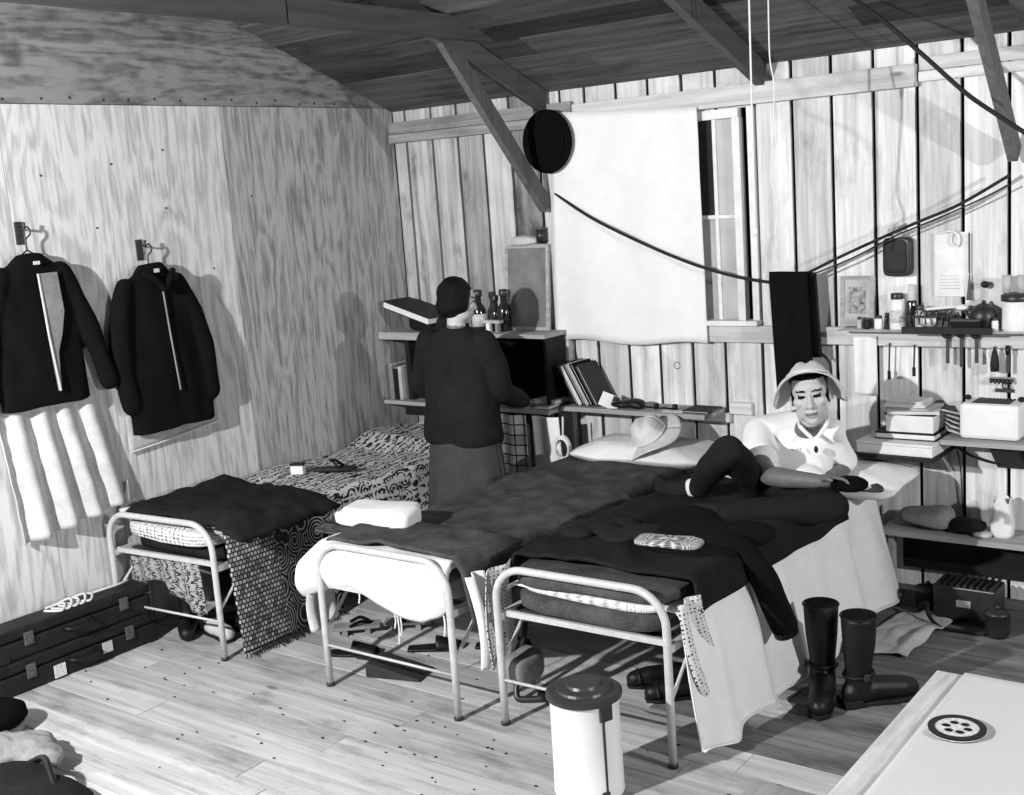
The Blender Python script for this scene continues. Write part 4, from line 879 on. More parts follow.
for x, z0, z1, lb in ((-1.905, 1.17, 1.00, 'thin dark rod hanging beside the white hand towel'), (-1.79, 1.165, 1.02, 'thin dark rod hanging farther right of the white hand towel')):
    t = thing('hanging_rod', lb, 'tool', (x, 5.35, z1), 'thin rods hung below the rail'); MB().tube([(x, 5.352, z0), (x-.004, 5.35, z1+.04)], .004, 6).build('shaft', 'iron', t); MB().tube([(x-.004, 5.35, z1+.04), (x-.004, 5.35, z1)], .008, 8).build('grip', 'black_leather', t)
# shelf with radio and books
rs = thing('radio_shelf', 'plank shelf on the right wall carrying the white radio', 'shelf', (-1.4, 5.28, .765)); MB().box(-1.62, XR-.6, 5.16, 5.398, .752, .775).build('shelf_board', 'shelf_wood', rs, bevel=.002)
for x in (-1.38, -.6): MB().prism([(0, 0), (-.16, 0), (0, -.14)], x-.06, x+.06, Matrix(((0,0,1,0),(1,0,0,5.396),(0,1,0,.750),(0,0,0,1)))).build('bracket', 'skirt_grey', rs)
rd = thing('table_radio', 'white table radio with a slotted top on the wall shelf', 'radio', (-1.42, 5.28, .775))
MB().box(-1.55, -1.30, 5.20, 5.36, .777, .935).build('case', 'radio_white', rd, bevel=.018)
for k in range(11): MB().box(-1.50+k*.0145, -1.493+k*.0145, 5.22, 5.34, .934, .938).build('slot', 'black_vinyl', rd)
for x in (-1.54, -1.315): MB().ell((x, 5.30, .944), (.016, .014, .012), n=12, m=8).build('knob', 'black_vinyl', rd, smooth=True)
bs = thing('book_shelf', 'short dark board carrying books left of the white radio', 'shelf', (-1.79, 5.22, .69)); MB().box(-1.985, -1.615, 5.06, 5.398, .690, .708).build('shelf_board', 'black_vinyl', bs, bevel=.002)
for x in (-1.95, -1.66): MB().prism([(0, 0), (-.14, 0), (0, -.12)], x-.01, x+.01, Matrix(((0,0,1,0),(1,0,0,5.396),(0,1,0,.689),(0,0,0,1)))).build('bracket', 'shelf_wood', bs)
wb_ = thing('flat_box', 'long flat white box lying under the books', 'box', (-1.79, 5.2, .708)); MB().box(-.172, .172, -.12, .12, 0, .042, T(-1.795, 5.20, .7085, -.03)).build('box_body', 'paper', wb_, bevel=.004); MB().box(-.174, .174, -.122, .122, .043, .055, T(-1.795, 5.20, .7085, -.03)).build('box_lid', 'paper', wb_, bevel=.004)
book(T(-1.775, 5.25, .765, .02), .27, .2, .030, 'dark thin portfolio between the flat white box and the big book')
book(T(-1.755, 5.235, .796, .03), .22, .17, .085, 'thick dark book with white page edges in the stack')
for k in range(4): book(T(-1.77+rnd.uniform(-.02, .02), 5.24+rnd.uniform(-.01, .02), .882+k*.0125, rnd.uniform(-.3, .3)), .22-.02*k, .16-.01*k, .011, ('worn pale magazine lowest on the thick dark book', 'worn grey magazine second up on the thick dark book', 'pale magazine third up on the thick dark book', 'topmost small pale pamphlet on the book stack')[k], ('paper', 'paper_grey', 'paper', 'paper')[k], 'paper', 'magazine', name='magazine')
mb = MB()
for k in range(5): mb.box(-.035, .035, -.05, .05, 0, .008, T(-1.592+.002*k, 5.26, .80+.018*k, .5+.2*k, .1, .35))
o = mb.build('paper_stack', 'paper_grey', bevel=.001); tag(o, 'fan of loose grey papers between the books and the radio', 'papers')
cord('radio_wire', [(-1.60, 5.27, .76), (-1.585, 5.33, .70), (-1.52, 5.36, .655), (-1.42, 5.37, .635), (-1.34, 5.37, .66), (-1.27, 5.37, .72)], .006, 'dark wire sagging under the radio shelf')
cord('aerial_wire', [(-1.60, 5.30, .74), (-1.597, 5.37, .62), (-1.592, 5.385, .45), (-1.585, 5.385, .36)], .003, 'thin wire hanging down the planks below the radio shelf')
# low shelf
ls = thing('low_shelf', 'low plank shelf near the floor at the right end', 'shelf', (-1.5, 5.28, .31)); MB().box(-1.90, XR-.7, 5.17, 5.398, .305, .330).build('shelf_board', 'shelf_wood', ls, bevel=.002)
for x in (-1.86, -1.0, -.2): MB().box(x-.012, x+.012, 5.20, 5.24, 0, .304).build('leg', 'shelf_wood', ls)
MB().box(-1.86, -1.2, 5.365, 5.398, .10, .30).build('back_panel', 'black_vinyl', ls)
mb = MB(); sbox(mb, (-1.73, 5.28, .375), (.12, .075, .042), .6, .03, 4); o = mb.build('satchel', 'canvas_grey', smooth=True); tag(o, 'slumped grey canvas satchel on the low shelf', 'bag')
mb = MB(); sbox(mb, (-1.525, 5.27, .366), (.075, .06, .03), .7, .02, 7); o = mb.build('dark_pouch', 'charcoal_cloth', smooth=True); tag(o, 'dark crumpled pouch beside the satchel on the low shelf', 'pouch')
t = thing('paper_bag', 'white paper bag with two pointed corners on the low shelf', 'bag', (-1.39, 5.27, .331))
def pb(u, v):
    a = 2*math.pi*u; h_ = .155+.03*math.cos(2*a)**2*(1 if v > .7 else 0); return (-1.385+(.042+.006*math.sin(v*5))*math.copysign(abs(math.cos(a))**.6, math.cos(a)), 5.27+.03*math.copysign(abs(math.sin(a))**.6, math.sin(a)), .331+h_*v+.006*nz(u*6, v*5))
MB().grid(pb, 28, 12).build('bag_wall', 'paper', t, smooth=True, thick=.003)
o = sbox(MB(), (-1.46, 5.23, .343), (.04, .03, .013), .7, .012, 3).build('small_rag', 'paper_grey', smooth=True); tag(o, 'small grey rag before the white paper bag', 'rag')
# floor at the right
hx = thing('heater_box', 'black ribbed metal box standing on the floor under the low shelf', 'heater', (-1.47, 5.0, 0)); MB().box(-1.60, -1.34, 4.98, 5.14, .03, .17).build('case', 'black_metal', hx, bevel=.006)
for k in range(9): MB().box(-1.585+k*.0275, -1.572+k*.0275, 4.99, 5.13, .17, .182).build('rib', 'black_metal', hx)
for x in (-1.59, -1.36):
    for y_ in (4.99, 5.11): MB().box(x, x+.02, y_, y_+.02, 0, .03).build('foot', 'black_metal', hx)
MB().box(-1.50, -1.44, 4.976, 4.98, .085, .115).build('name_plate', 'paper_grey', hx)
for x, y_, r, h_, lb in ((-1.66, 5.10, .055, .12, 'round black pot on the floor beside the hanging sheet'), (-1.315, 4.93, .05, .12, 'round black pot on the floor at the right edge')):
    t = thing('iron_pot', lb, 'pot', (x, y_, 0), 'black pots on the floor'); MB().lathe([(r*.8, 0), (r, .02), (r, h_*.8), (r*1.08, h_*.82), (r*1.08, h_*.9), (r*.3, h_)], (x, y_, 0), 22).build('pot_body', 'black_metal', t, smooth=True); MB().ell((x, y_, h_+.008), (.012, .012, .01), n=10, m=6).build('lid_knob', 'black_metal', t, smooth=True)
cord('rubber_hose', [(-1.66, 4.98, .05), (-1.62, 4.96, .09), (-1.60, 4.92, .05), (-1.54, 4.90, .009), (-1.44, 4.90, .009), (-1.36, 4.90, .010)], .009, 'dark rubber hose curling in front of the black metal box', 'black_cord', 'hose')
cloth('newspaper', lambda u, v: (lerp(-1.80, -1.56, u)+.05*v, lerp(4.48, 5.0, v)+.05*u, .012+.014*abs(nz(u*4, v*5, 2))+.05*max(0, nz(u*3, v*3, 8))), 24, 30, 'paper_grey', 'crumpled grey newspaper on the floor behind the boots', 'newspaper', .003)
# ------------------------------------------------------------------ boots, shoes
def boot(M, label, hs=1.0):
    t = thing('work_boot', label, 'boot', M.translation, 'tall leather boots')
    mb = MB()                                              # local: toe at +x, shaft at origin
    mb.tube([(0, 0, .04), (-.005, 0, .10), (-.005, 0, .16), (0, 0, .26), (0, 0, .385)], [.050, .048, .050, .060, .066], 22)
    mb.tube([(-.02, 0, .05), (.05, 0, .06), (.12, 0, .052), (.17, 0, .045), (.20, 0, .042)], [.046, .048, .044, .044, .036], 18, round_=True)
    mb.ell((-.02, 0, .05), (.052, .047, .05))
    mb.v = [V(p.x, p.y, p.z if p.z < .13 else .13+(p.z-.13)*hs) for p in mb.v]; zt = .13+.255*hs
    mb2 = MB(); mb2.v = [M @ p for p in mb.v]; mb2.f = mb.f
    mb2.build('upper', 'black_leather', t, remesh=.007, smth=4)
    MB().prism([(-.075, -.03), (-.05, -.045), (.03, -.038), (.13, -.050), (.20, -.042), (.238, 0), (.20, .042), (.13, .050), (.03, .038), (-.05, .045), (-.075, .03)], .0, .018, M).build('sole', 'black_vinyl', t, bevel=.003)
    MB().box(-.075, -.005, -.042, .042, .0, .03, M).build('heel', 'black_vinyl', t, bevel=.003)
    MB().tube([M @ V(.054*math.cos(2*math.pi*k/20)-.004, .054*math.sin(2*math.pi*k/20), .125+.006*math.cos(2*math.pi*k/20)) for k in range(21)], .007, 6, caps=False).build('ankle_strap', 'black_vinyl', t, smooth=True)
    MB().box(-.012, .012, -.065, -.056, .115, .14, M).build('buckle', 'iron', t, bevel=.002)
    MB().tube([M @ V(.066*math.cos(2*math.pi*k/24), .066*math.sin(2*math.pi*k/24), zt) for k in range(25)], .004, 6, caps=False).build('top_binding', 'black_vinyl', t, smooth=True)
    MB().lathe([(.060, zt-.004), (.060, zt+.0025)], n=24, M=M).build('lining', 'black_cloth', t)  # black disc closing the shaft, stands in for the shaded hollow
boot(T(-1.725, 4.06, 0, -1.25), 'tall black boot nearest the sheet with its toe towards the room', .93)
boot(T(-1.575, 4.05, 0, .82), 'tall black boot with its toe pointing to the right', .86)
def shoe(M, mat, label, cat='shoe', trim_='canvas_pale', group=None):
    t = thing('shoe', label, cat, M.translation, group); mb = MB()
    mb.tube([(-.09, 0, .04), (-.03, 0, .042), (.04, 0, .038), (.10, 0, .032)], [.038, .036, .04, .034], 14, round_=True)
    m2 = MB(); m2.v = [M @ p for p in mb.v]; m2.f = mb.f; m2.build('upper', mat, t, remesh=.007, smth=3)
    MB().prism([(-.12, -.02), (-.09, -.034), (0, -.032), (.08, -.042), (.13, -.02), (.13, .02), (.08, .042), (0, .032), (-.09, .034), (-.12, .02)], 0, .012, M).build('sole', 'black_vinyl', t, bevel=.002)
    MB().tube([M @ V(.085+.0*k, .042*math.sin(k), .03+.036*math.cos(k)) for k in [math.pi*(j/8-.5) for j in range(9)]], .006, 6).build('toe_seam', trim_, t)
shoe(T(-4.44, 3.36, 0, 2.9), 'canvas_pale', 'two-tone pale shoe under the wall cot, nearest the room', trim_='black_leather')
shoe(T(-4.44, 3.48, 0, 3.0), 'black_leather', 'dark low shoe behind the two-tone shoe under the wall cot')
t = thing('rubber_boot', 'dark upright boot standing behind the suitcases under the wall cot', 'boot', (-4.66, 3.36, 0)); mb = MB(); mb.tube([(-4.66, 3.36, .04), (-4.66, 3.36, .14), (-4.66, 3.36, .33)], [.045, .042, .055], 18); mb.tube([(-4.66, 3.36, .045), (-4.60, 3.30, .045), (-4.54, 3.25, .035)], [.045, .045, .036], 14, round_=True); mb.build('upper', 'black_leather', t, remesh=.008, smth=3); MB().lathe([(.05, 0), (.05, .012)], (-4.66, 3.36, 0), 18, sx=.9).build('heel', 'black_vinyl', t)
def geta(M, label):
    t = thing('wooden_sandal', label, 'sandal', M.translation, 'sandals under the middle cot')
    MB().prism([(-.11, -.038), (.11, -.042), (.118, 0), (.11, .042), (-.11, .038)], .028, .043, M).build('deck', 'canvas_grey', t, bevel=.003)
    for x in (-.055, .05): MB().box(x-.012, x+.012, -.036, .036, 0, .028, M).build('tooth', 'canvas_grey', t)
    MB().tube(smooth_path([M @ V(-.03, -.034, .045), M @ V(.02, -.03, .065), M @ V(.065, 0, .048), M @ V(.02, .03, .065), M @ V(-.03, .034, .045)]), .008, 6).build('thong', 'black_cloth', t, smooth=True)
geta(T(-3.86, 3.70, 0, .75), 'wooden sandal under the white quilt, nearer the wall cot'); geta(T(-3.68, 3.86, 0, .6), 'wooden sandal under the white quilt, farther into the shade')
def slipper(M, label):
    t = thing('slipper', label, 'slipper', M.translation, 'dark slippers under the middle cot')
    MB().prism([(-.12, -.03), (-.05, -.036), (.06, -.046), (.12, -.03), (.135, 0), (.12, .03), (.06, .046), (-.05, .036), (-.12, .03)], 0, .012, M).build('sole', 'black_leather', t, bevel=.003)
    def up_(u, v): a = math.pi*u; return M @ V(lerp(.01, .12, v), .045*math.cos(a)*(1-.35*v*v), .010+.05*math.sin(a)*(1-.6*v))
    MB().grid(up_, 14, 8).build('upper', 'black_leather', t, smooth=True, thick=.004)
slipper(T(-3.70, 3.50, 0, .5), 'dark slipper just behind the cross rod of the middle cot'); slipper(T(-3.40, 3.72, 0, .6), 'dark slipper deeper under the middle cot'); slipper(T(-3.14, 3.88, 0, .5), 'dark slipper farthest right under the middle cot')
t = thing('dust_pan', 'dark wedge shaped dust pan on the floor under the middle cot', 'dust pan', (-3.35, 3.48, 0)); M = T(-3.36, 3.44, 0, .25)
MB().prism([(-.12, 0), (.13, .004), (.13, .012), (-.09, .06), (-.12, .06)], -.07, .07, M @ Matrix.Rotation(math.pi/2, 4, 'X')).build('pan', 'lid_metal', t); MB().tube([M @ V(-.11, 0, .05), M @ V(-.2, .0, .055)], .009, 8).build('handle', 'lid_metal', t)
t = thing('walking_stick', 'black curved stick propped under the right cot by its left post', 'stick', (-2.75, 3.5, 0)); MB().tube(smooth_path([(-2.80, 3.62, .26), (-2.765, 3.52, .14), (-2.74, 3.45, .03), (-2.70, 3.46, .015), (-2.63, 3.50, .02)]), .013, 8).build('shaft', 'black_metal', t, smooth=True); MB().ell((-2.60, 3.51, .028), (.08, .035, .028)).build('knob', 'black_leather', t, smooth=True)
for x, y_, lb in ((-2.20, 3.78, 'black ankle shoe under the right cot, nearer the sheet'), (-2.33, 3.86, 'black ankle shoe under the right cot, farther from the sheet')): shoe(T(x, y_, 0, -2.4), 'black_leather', lb, trim_='black_vinyl', group='shoes under the right cot')
mb = MB(); sbox(mb, (-2.24, 4.15, .12), (.13, .10, .12), .6, .03, 4); o = mb.build('dark_sack', 'charcoal_cloth', smooth=True); tag(o, 'dark sack standing far under the right cot', 'sack')
# ------------------------------------------------------------------ waste can
wc = thing('waste_can', 'white enamel can with a dark stepped lid before the right cot', 'can', (-2.115, 3.02, 0)); c_ = (-2.115, 3.02, 0)
MB().lathe([(.116, 0), (.119, .008), (.117, .014), (.115, .33), (.118, .335), (.118, .345)], c_, 40).build('can_body', 'enamel_white', wc, smooth=True)
ld_ = MB().lathe([(.122, .336), (.127, .339), (.127, .352), (.118, .358), (.092, .360), (.088, .368), (.060, .372), (.055, .381), (.01, .385)], c_, 40).build('lid', 'lid_metal', wc)
MB().box(-.022, .022, -.006, .006, 0, .055, T(-2.115+.118*math.cos(-.35), 3.02+.118*math.sin(-.35), .285, -.35+math.pi/2)).build('hinge', 'black_metal', wc, bevel=.002)
MB().box(-.003, .003, -.002, .002, 0, .28, T(-2.115+.1185*math.cos(-.45), 3.02+.1185*math.sin(-.45), .01, -.45+math.pi/2)).build('side_seam', 'black_metal', wc)
MB().box(-.012, .012, -.006, .006, 0, .03, T(-2.115+.119*math.cos(-.5), 3.02+.119*math.sin(-.5), .012, -.5+math.pi/2)).build('pedal_bracket', 'black_metal', wc)
# ------------------------------------------------------------------ table and stool
tb_ = thing('dining_table', 'plank table in the near right corner under a white cloth', 'table', (-.3, 2.2, 0)); MB().box(-.915, .35, 1.3, 2.875, .685, .7165).build('tabletop', 'table_wood', tb_, bevel=.003)
for x in (-.85, .30):
    for y_ in (1.35, 2.80): MB().box(x-.025, x+.025, y_-.025, y_+.025, 0, .685).build('leg', 'shelf_wood', tb_, bevel=.003)
MB().box(-.84, .29, 2.79, 2.81, .61, .685).build('apron', 'shelf_wood', tb_); MB().box(-.86, -.84, 1.36, 2.79, .61, .685).build('apron', 'shelf_wood', tb_)
tc_ = thing('tablecloth', 'white ribbed tablecloth on the near table', 'tablecloth', (-.3, 2.2, .7))
cloth('cloth_body', drape(-.845, .355, 1.295, 2.88, .7215, dl=0, dr=.16, df=.16, db=.16, amp=.002, seed=3, rip=.012, flare=.06, r=.012), 70, 80, 'table_cloth_weave', '', '', .003, tc_, uvs=(4, 4))
def border(u, v):
    yy = lerp(1.30, 2.862, v); return (lerp(-.902, -.842+.012*math.sin(yy*3), u), yy, .7225+.003*abs(nz(yy*6, u*2)))
tv = thing('trivet', 'round dark patterned trivet with pale centre on the tablecloth', 'trivet', (-.768, 2.55, .722)); 
MB().lathe([(.062, 0), (.064, .003), (.060, .007)], (-.768, 2.55, .7255), 36).build('disc', 'label_paper', tv, smooth=False)
for r0, r1, mt, z_ in ((.048, .063, 'black_leather', .0085),):
    q = MB(); n = 36
    q.add([(-.768+r*math.cos(2*math.pi*k/n), 2.55+r*math.sin(2*math.pi*k/n), .7255+z) for r, z in ((r0, .004), (r0, z_), (r1, z_), (r1, .0)) for k in range(n)], [(i*n+k, i*n+(k+1) % n, (i+1)*n+(k+1) % n, (i+1)*n+k) for i in range(3) for k in range(n)]); q.build('rim', mt, tv)
for k in range(6): MB().ell((-.768+.024*math.cos(k*1.05), 2.55+.024*math.sin(k*1.05), .7325), (.010, .008, .003), n=10, m=6).build('motif', 'black_leather', tv, smooth=True)
st = thing('stool', 'wooden stool with a rounded seat beside the covered table', 'stool', (-1.13, 2.43, 0))
sbox(MB(), (-1.135, 2.44, .435), (.165, .165, .014), .3).build('seat', 'stool_wood', st, smooth=True)
for x in (-1.24, -1.03):
    for y_ in (2.33, 2.55): MB().tube([(x, y_, 0), (lerp(x, -1.135, .12), lerp(y_, 2.44, .12), .425)], [.016, .018], 10).build('leg', 'stool_wood', st, smooth=True)
for y_ in (2.34, 2.54): MB().tube([(-1.235, y_, .2), (-1.035, y_, .2)], .010, 8).build('stretcher', 'stool_wood', st, smooth=True)
# dark box added to deepen the shade, and floral cloth, under the wall cot
t = thing('shade_box', 'dark box added to stand in for the shade under the wall cot', 'trunk', (-4.6, 4.1, 0)); MB().box(-4.86, -4.34, 3.68, 4.5, .005, .22).build('body', 'black_vinyl', t, bevel=.008); MB().box(-4.865, -4.335, 3.675, 4.505, .225, .27).build('lid', 'black_vinyl', t, bevel=.008); MB().box(-4.62, -4.56, 3.67, 3.676, .19, .25).build('hasp', 'brass', t)
cloth('floral_cloth', lambda u, v: (lerp(-4.87, -4.36, u), 3.22+.012*math.sin(u*20)+.02*v, lerp(.415, .22+.06*math.sin(u*5), v)), 40, 12, 'floral', 'dark floral cloth hanging under the springs of the wall cot', 'cloth', .004)
# ------------------------------------------------------------------ people
def head_shapes(mb, H, s=1.0):
    R3 = H.to_3x3().to_4x4()
    def e(c, r): mb.ell(H @ (Vector(c)*s), Vector(r)*s, R3, 20, 14)
    def t(pts, r): mb.tube([H @ (Vector(p)*s) for p in pts], [q*s for q in r], 12, round_=True)
    e((0, -.012, .03), (.074, .095, .088)); e((0, .022, -.04), (.061, .070, .078)); e((0, .058, -.100), (.027, .026, .023))
    e((.040, .050, -.022), (.028, .030, .026)); e((-.040, .050, -.022), (.028, .030, .026)); e((0, .058, .035), (.056, .032, .028))
    e((.042, .012, -.075), (.022, .042, .03)); e((-.042, .012, -.075), (.022, .042, .03))
    t([(0, .088, .005), (0, .098, -.018), (0, .106, -.036)], [.008, .010, .012]); e((.012, .094, -.038), (.009, .010, .007)); e((-.012, .094, -.038), (.009, .010, .007))
    e((0, .086, -.066), (.024, .012, .0065)); e((0, .084, -.078), (.020, .012, .0075))
    for q in (1, -1):
        e((q*.031, .074, .001), (.015, .011, .009)); e((q*.075, -.008, -.018), (.010, .018, .030))
def head_mats(o, H, s, hairline=True):
    me = o.data; names = [m.name for m in me.materials]; Hi = H.inverted()
    for nm in ('skin_face_lit', 'hair', 'lips'): me.materials.append(MATS[nm])
    for p in me.polygons:
        q = (Hi @ Vector(p.center))/s
        if q.length > .15 or q.z < -.135: continue
        p.material_index = 1
        ax = abs(q.x)
        if q.y > .05 and abs(ax-.031) < .0150 and abs(q.z-.0015) < .0065: p.material_index = 2
        elif q.y > .045 and abs(ax-.034) < .021 and abs(q.z-.0250+.10*abs(ax-.03)) < .0038: p.material_index = 2
        elif q.y > .05 and ax < .024 and -.0775 < q.z < -.064: p.material_index = 3
        elif q.y > .07 and .004 < ax < .014 and -.046 < q.z < -.041: p.material_index = 3
        elif hairline and (q.z > .068 or (q.y < .018 and q.z > -.05 and not (ax > .076)) or (q.y < -.03 and q.z > -.085)): p.material_index = 2
def hand_shapes(mb, wrist, d, side, up_, curl=.5, s=1.0):
    """palm and five fingers; d along the hand, side towards the thumb, up_ the back of the hand"""
    d = Vector(d).normalized(); side = (Vector(side)-d*Vector(side).dot(d)).normalized(); n = d.cross(side).normalized()
    if n.dot(Vector(up_)) < 0: n = -n
    w_ = Vector(wrist); R = Matrix((d, side, n)).transposed().to_4x4()
    mb.ell(w_+d*.045*s, (.052*s, .040*s, .015*s), R); mb.tube([w_-d*.02*s, w_+d*.03*s], [.026*s, .030*s], 12, round_=True)
    for k, (o_, L) in enumerate(((.029, .070), (.010, .080), (-.010, .074), (-.029, .058))):
        b = w_+d*.082*s+side*o_*s; pts = [b-d*.02*s]; dirv = d+side*o_*2.2; a = 0; p = b
        for j, f in enumerate((.45, .32, .23)):
            a += curl*(.35 if j == 0 else .6); q = p+(dirv*math.cos(a)-n*math.sin(a))*L*f*s; pts.append(p); p = q
        pts.append(p); mb.tube(pts, [.0085*s, .0085*s, .008*s, .0075*s, .0065*s], 10, round_=True)
    b = w_+d*.022*s+side*.030*s
    mb.tube([b-side*.012*s, b+side*.022*s+d*.018*s-n*.006*s, b+side*.036*s+d*.045*s-n*.014*s, b+side*.036*s+d*.064*s-n*.02*s], [.012*s, .0105*s, .0095*s, .008*s], 10, round_=True)
def limb(mb, pts, rs, n=18): mb.tube(smooth_path(pts, 5), [r for a, b in zip(rs, rs[1:]) for r in [lerp(a, b, k/5) for k in range(5)]]+[rs[-1]], n, round_=True)
# ---- seated man
def frame(c, fwd, roll=0, pitch=0):
    f = Vector(fwd).normalized(); r = f.cross(V(0, 0, 1)).normalized(); u = r.cross(f)
    M = Matrix((r, f, u)).transposed().to_4x4(); M = Matrix.Translation(c) @ M @ Matrix.Rotation(roll, 4, 'Y') @ Matrix.Rotation(pitch, 4, 'X'); return M
man = thing('person', 'man in white shirt and straw hat sitting on the right cot holding a cap', 'person', (-2.08, 4.82, .6))
HM = frame((-2.035, 4.735, 1.038), (.36, -.93, .06), .10, -.04); HS = 1.04
SR, SL = V(-2.295, 4.77, .848), V(-1.985, 4.83, .855)
ER, WR = V(-2.135, 4.50, .735), V(-1.872, 4.44, .738)
KR, AR = V(-2.205, 4.30, .872), V(-2.46, 4.47, .650)
KL, AL = V(-1.80, 4.38, .655), V(-2.12, 4.12, .655)
mb = MB(); head_shapes(mb, HM, HS)
limb(mb, [HM @ V(0, -.01, -.06), HM @ V(0, -.02, -.11), (-2.10, 4.81, .84)], [.052, .052, .06])
mb.ell((-2.13, 4.85, .755), (.12, .08, .12)); mb.ell((-2.12, 4.76, .67), (.11, .08, .06)); mb.ell((-2.10, 4.66, .655), (.11, .08, .05)); mb.tube([SR, (-2.12, 4.83, .86), SL], [.03, .04, .03], 14, round_=True)
limb(mb, [SR, lerp(SR, ER, .5)+V(-.02, -.01, 0), ER, lerp(ER, WR, .35)+V(0, -.01, -.006), WR], [.035, .045, .043, .042, .028])
EL, WL_ = V(-1.965, 4.93, .695), V(-1.965, 4.76, .67)
limb(mb, [SL, EL, WL_], [.03, .04, .03]); hand_shapes(mb, WL_, (.1, -.9, -.1), (-1, 0, 0), (0, 0, 1), .3)
hand_shapes(mb, WR+V(.005, 0, .002), (.95, -.12, .16), (.1, -.75, .45), (.0, -.45, .9), .55)
mb.tube([(-2.20, 4.62, .645), KR-V(0, .0, .02)], [.035, .033], 12, round_=True); mb.tube([KR-V(0, .0, .02), AR], [.035, .03], 12, round_=True); mb.tube([(-2.04, 4.62, .65), KL], [.04, .035], 12, round_=True); mb.tube([KL, AL], [.035, .03], 12, round_=True)
mb.tube([AR, AR+V(-.08, -.01, -.02), AR+V(-.16, -.02, -.015)], [.036, .036, .028], 12, round_=True); mb.tube([AL, AL+V(-.10, .03, -.01), AL+V(-.17, .04, -.01)], [.034, .034, .026], 12, round_=True)
o = mb.build('body', 'skin', man, remesh=.0048, smth=2); head_mats(o, HM, HS)
mb = MB()                                                   # shirt
mb.ell((-2.14, 4.84, .775), (.175, .125, .14)); mb.ell((-2.12, 4.78, .70), (.155, .13, .10)); mb.ell((-2.10, 4.68, .675), (.15, .11, .075)); mb.tube([SR, (-2.12, 4.835, .868), SL], [.066, .080, .064], 18, round_=True)
limb(mb, [SR+V(0, 0, .0), lerp(SR, ER, .35)+V(-.015, 0, .0), lerp(SR, ER, .62)+V(-.01, -.005, 0)], [.068, .070, .066]); limb(mb, [SL, lerp(SL, EL, .5), lerp(SL, EL, .92)], [.058, .056, .056])
sh = mb.build('shirt', 'shirt_white', man, remesh=.008, smth=3)
for v in sh.data.vertices:
    k = nz(v.co.x*9, v.co.y*9, v.co.z*14)*.008; v.co += v.normal*k
cl_ = MB()
for q in (1, -1): cl_.tube(smooth_path([HM @ V(q*.062, -.03, -.115), HM @ V(q*.055, .045, -.130), HM @ V(q*.012, .075, -.178)]), [.007]*6+[.009]*6+[.006], 8, round_=True)
cl_.build('collar', 'shirt_white', sh, smooth=True)
MB().ell((-2.005, 4.714, .80), (.010, .006, .016), n=12, m=8).build('pocket_badge', 'black_vinyl', sh, smooth=True)
for z in (.80, .76, .72): MB().ell((-2.085, 4.705-.25*(.8-z), z), (.005, .004, .005), n=8, m=6).build('button', 'canvas_pale', sh, smooth=True)
MB().tube([lerp(SR, ER, .63)+V(-.01, -.005, 0)+(lambda a: V(.067*math.cos(a)*.75+.02*math.sin(a), .067*math.cos(a)*.55, .067*math.sin(a)*.85))(2*math.pi*k/24) for k in range(25)], .005, 6, caps=False).build('sleeve_hem', 'canvas_pale', sh, smooth=True)
mb = MB()                                                   # trousers
mb.ell((-2.10, 4.64, .645), (.16, .11, .06)); mb.tube([(-2.22, 4.61, .640), KR], [.072, .064], 18, round_=True); mb.tube([KR, lerp(KR, AR, .5)+V(0, 0, .01), AR+V(.03, -.01, .01)], [.068, .066, .056], 18, round_=True)
mb.tube([(-2.04, 4.62, .645), KL], [.074, .064], 18, round_=True); mb.tube([KL, lerp(KL, AL, .5), AL], [.066, .062, .055], 18, round_=True)
tr = mb.build('trousers', 'trouser_dark', man, remesh=.009, smth=3)
for v in tr.data.vertices: v.co += v.normal*(nz(v.co.x*8, v.co.y*8, v.co.z*8)*.012)
MB().tube([AR+V(.005, 0, 0), AR+V(-.03, -.004, -.008)], [.044, .041], 14).build('trouser_cuff', 'white_cloth', man, smooth=True)
mb = MB(); mb.tube([AR+V(-.02, 0, -.005), AR+V(-.08, -.01, -.018), AR+V(-.165, -.02, -.012)], [.040, .040, .032], 14, round_=True); mb.tube([AR+V(-.14, -.02, -.01), AR+V(-.17, -.025, .025)], [.032, .024], 12, round_=True); mb.build('sock', 'sock', man, remesh=.008)
mb = MB(); mb.tube([AL+V(-.02, .005, 0), AL+V(-.10, .03, -.01), AL+V(-.17, .04, -.01)], [.042, .041, .033], 14, round_=True); mb.build('sock', 'sock', man, remesh=.008)
hat('straw_hat', HM @ T(0, -.012, .064, 0, rx=.42), 'pale wide brimmed straw hat worn by the seated man', True, .055, ((.090, 0), (.082, .022), (.066, .045), (.046, .066), (.026, .080), (.010, .086), (.001, .087)), .158)
cp = thing('peaked_cap', 'black peaked cap under the hand of the seated man', 'cap', (-1.72, 4.43, .715)); mb = MB(); mb.ell((-1.745, 4.43, .742), (.075, .065, .032)); mb.ell((-1.77, 4.44, .734), (.06, .065, .026)); mb.build('crown', 'dark_felt', cp, remesh=.008)
def peak(u, v): a = lerp(-1.1, 1.1, u); return (-1.695+(.035+.05*v)*math.cos(a), 4.425+(.055+.015*v)*math.sin(a), .732-.004*v+.012*v*math.sin(a)**2)
MB().grid(peak, 18, 6).build('peak', 'black_leather', cp, smooth=True, thick=.005)
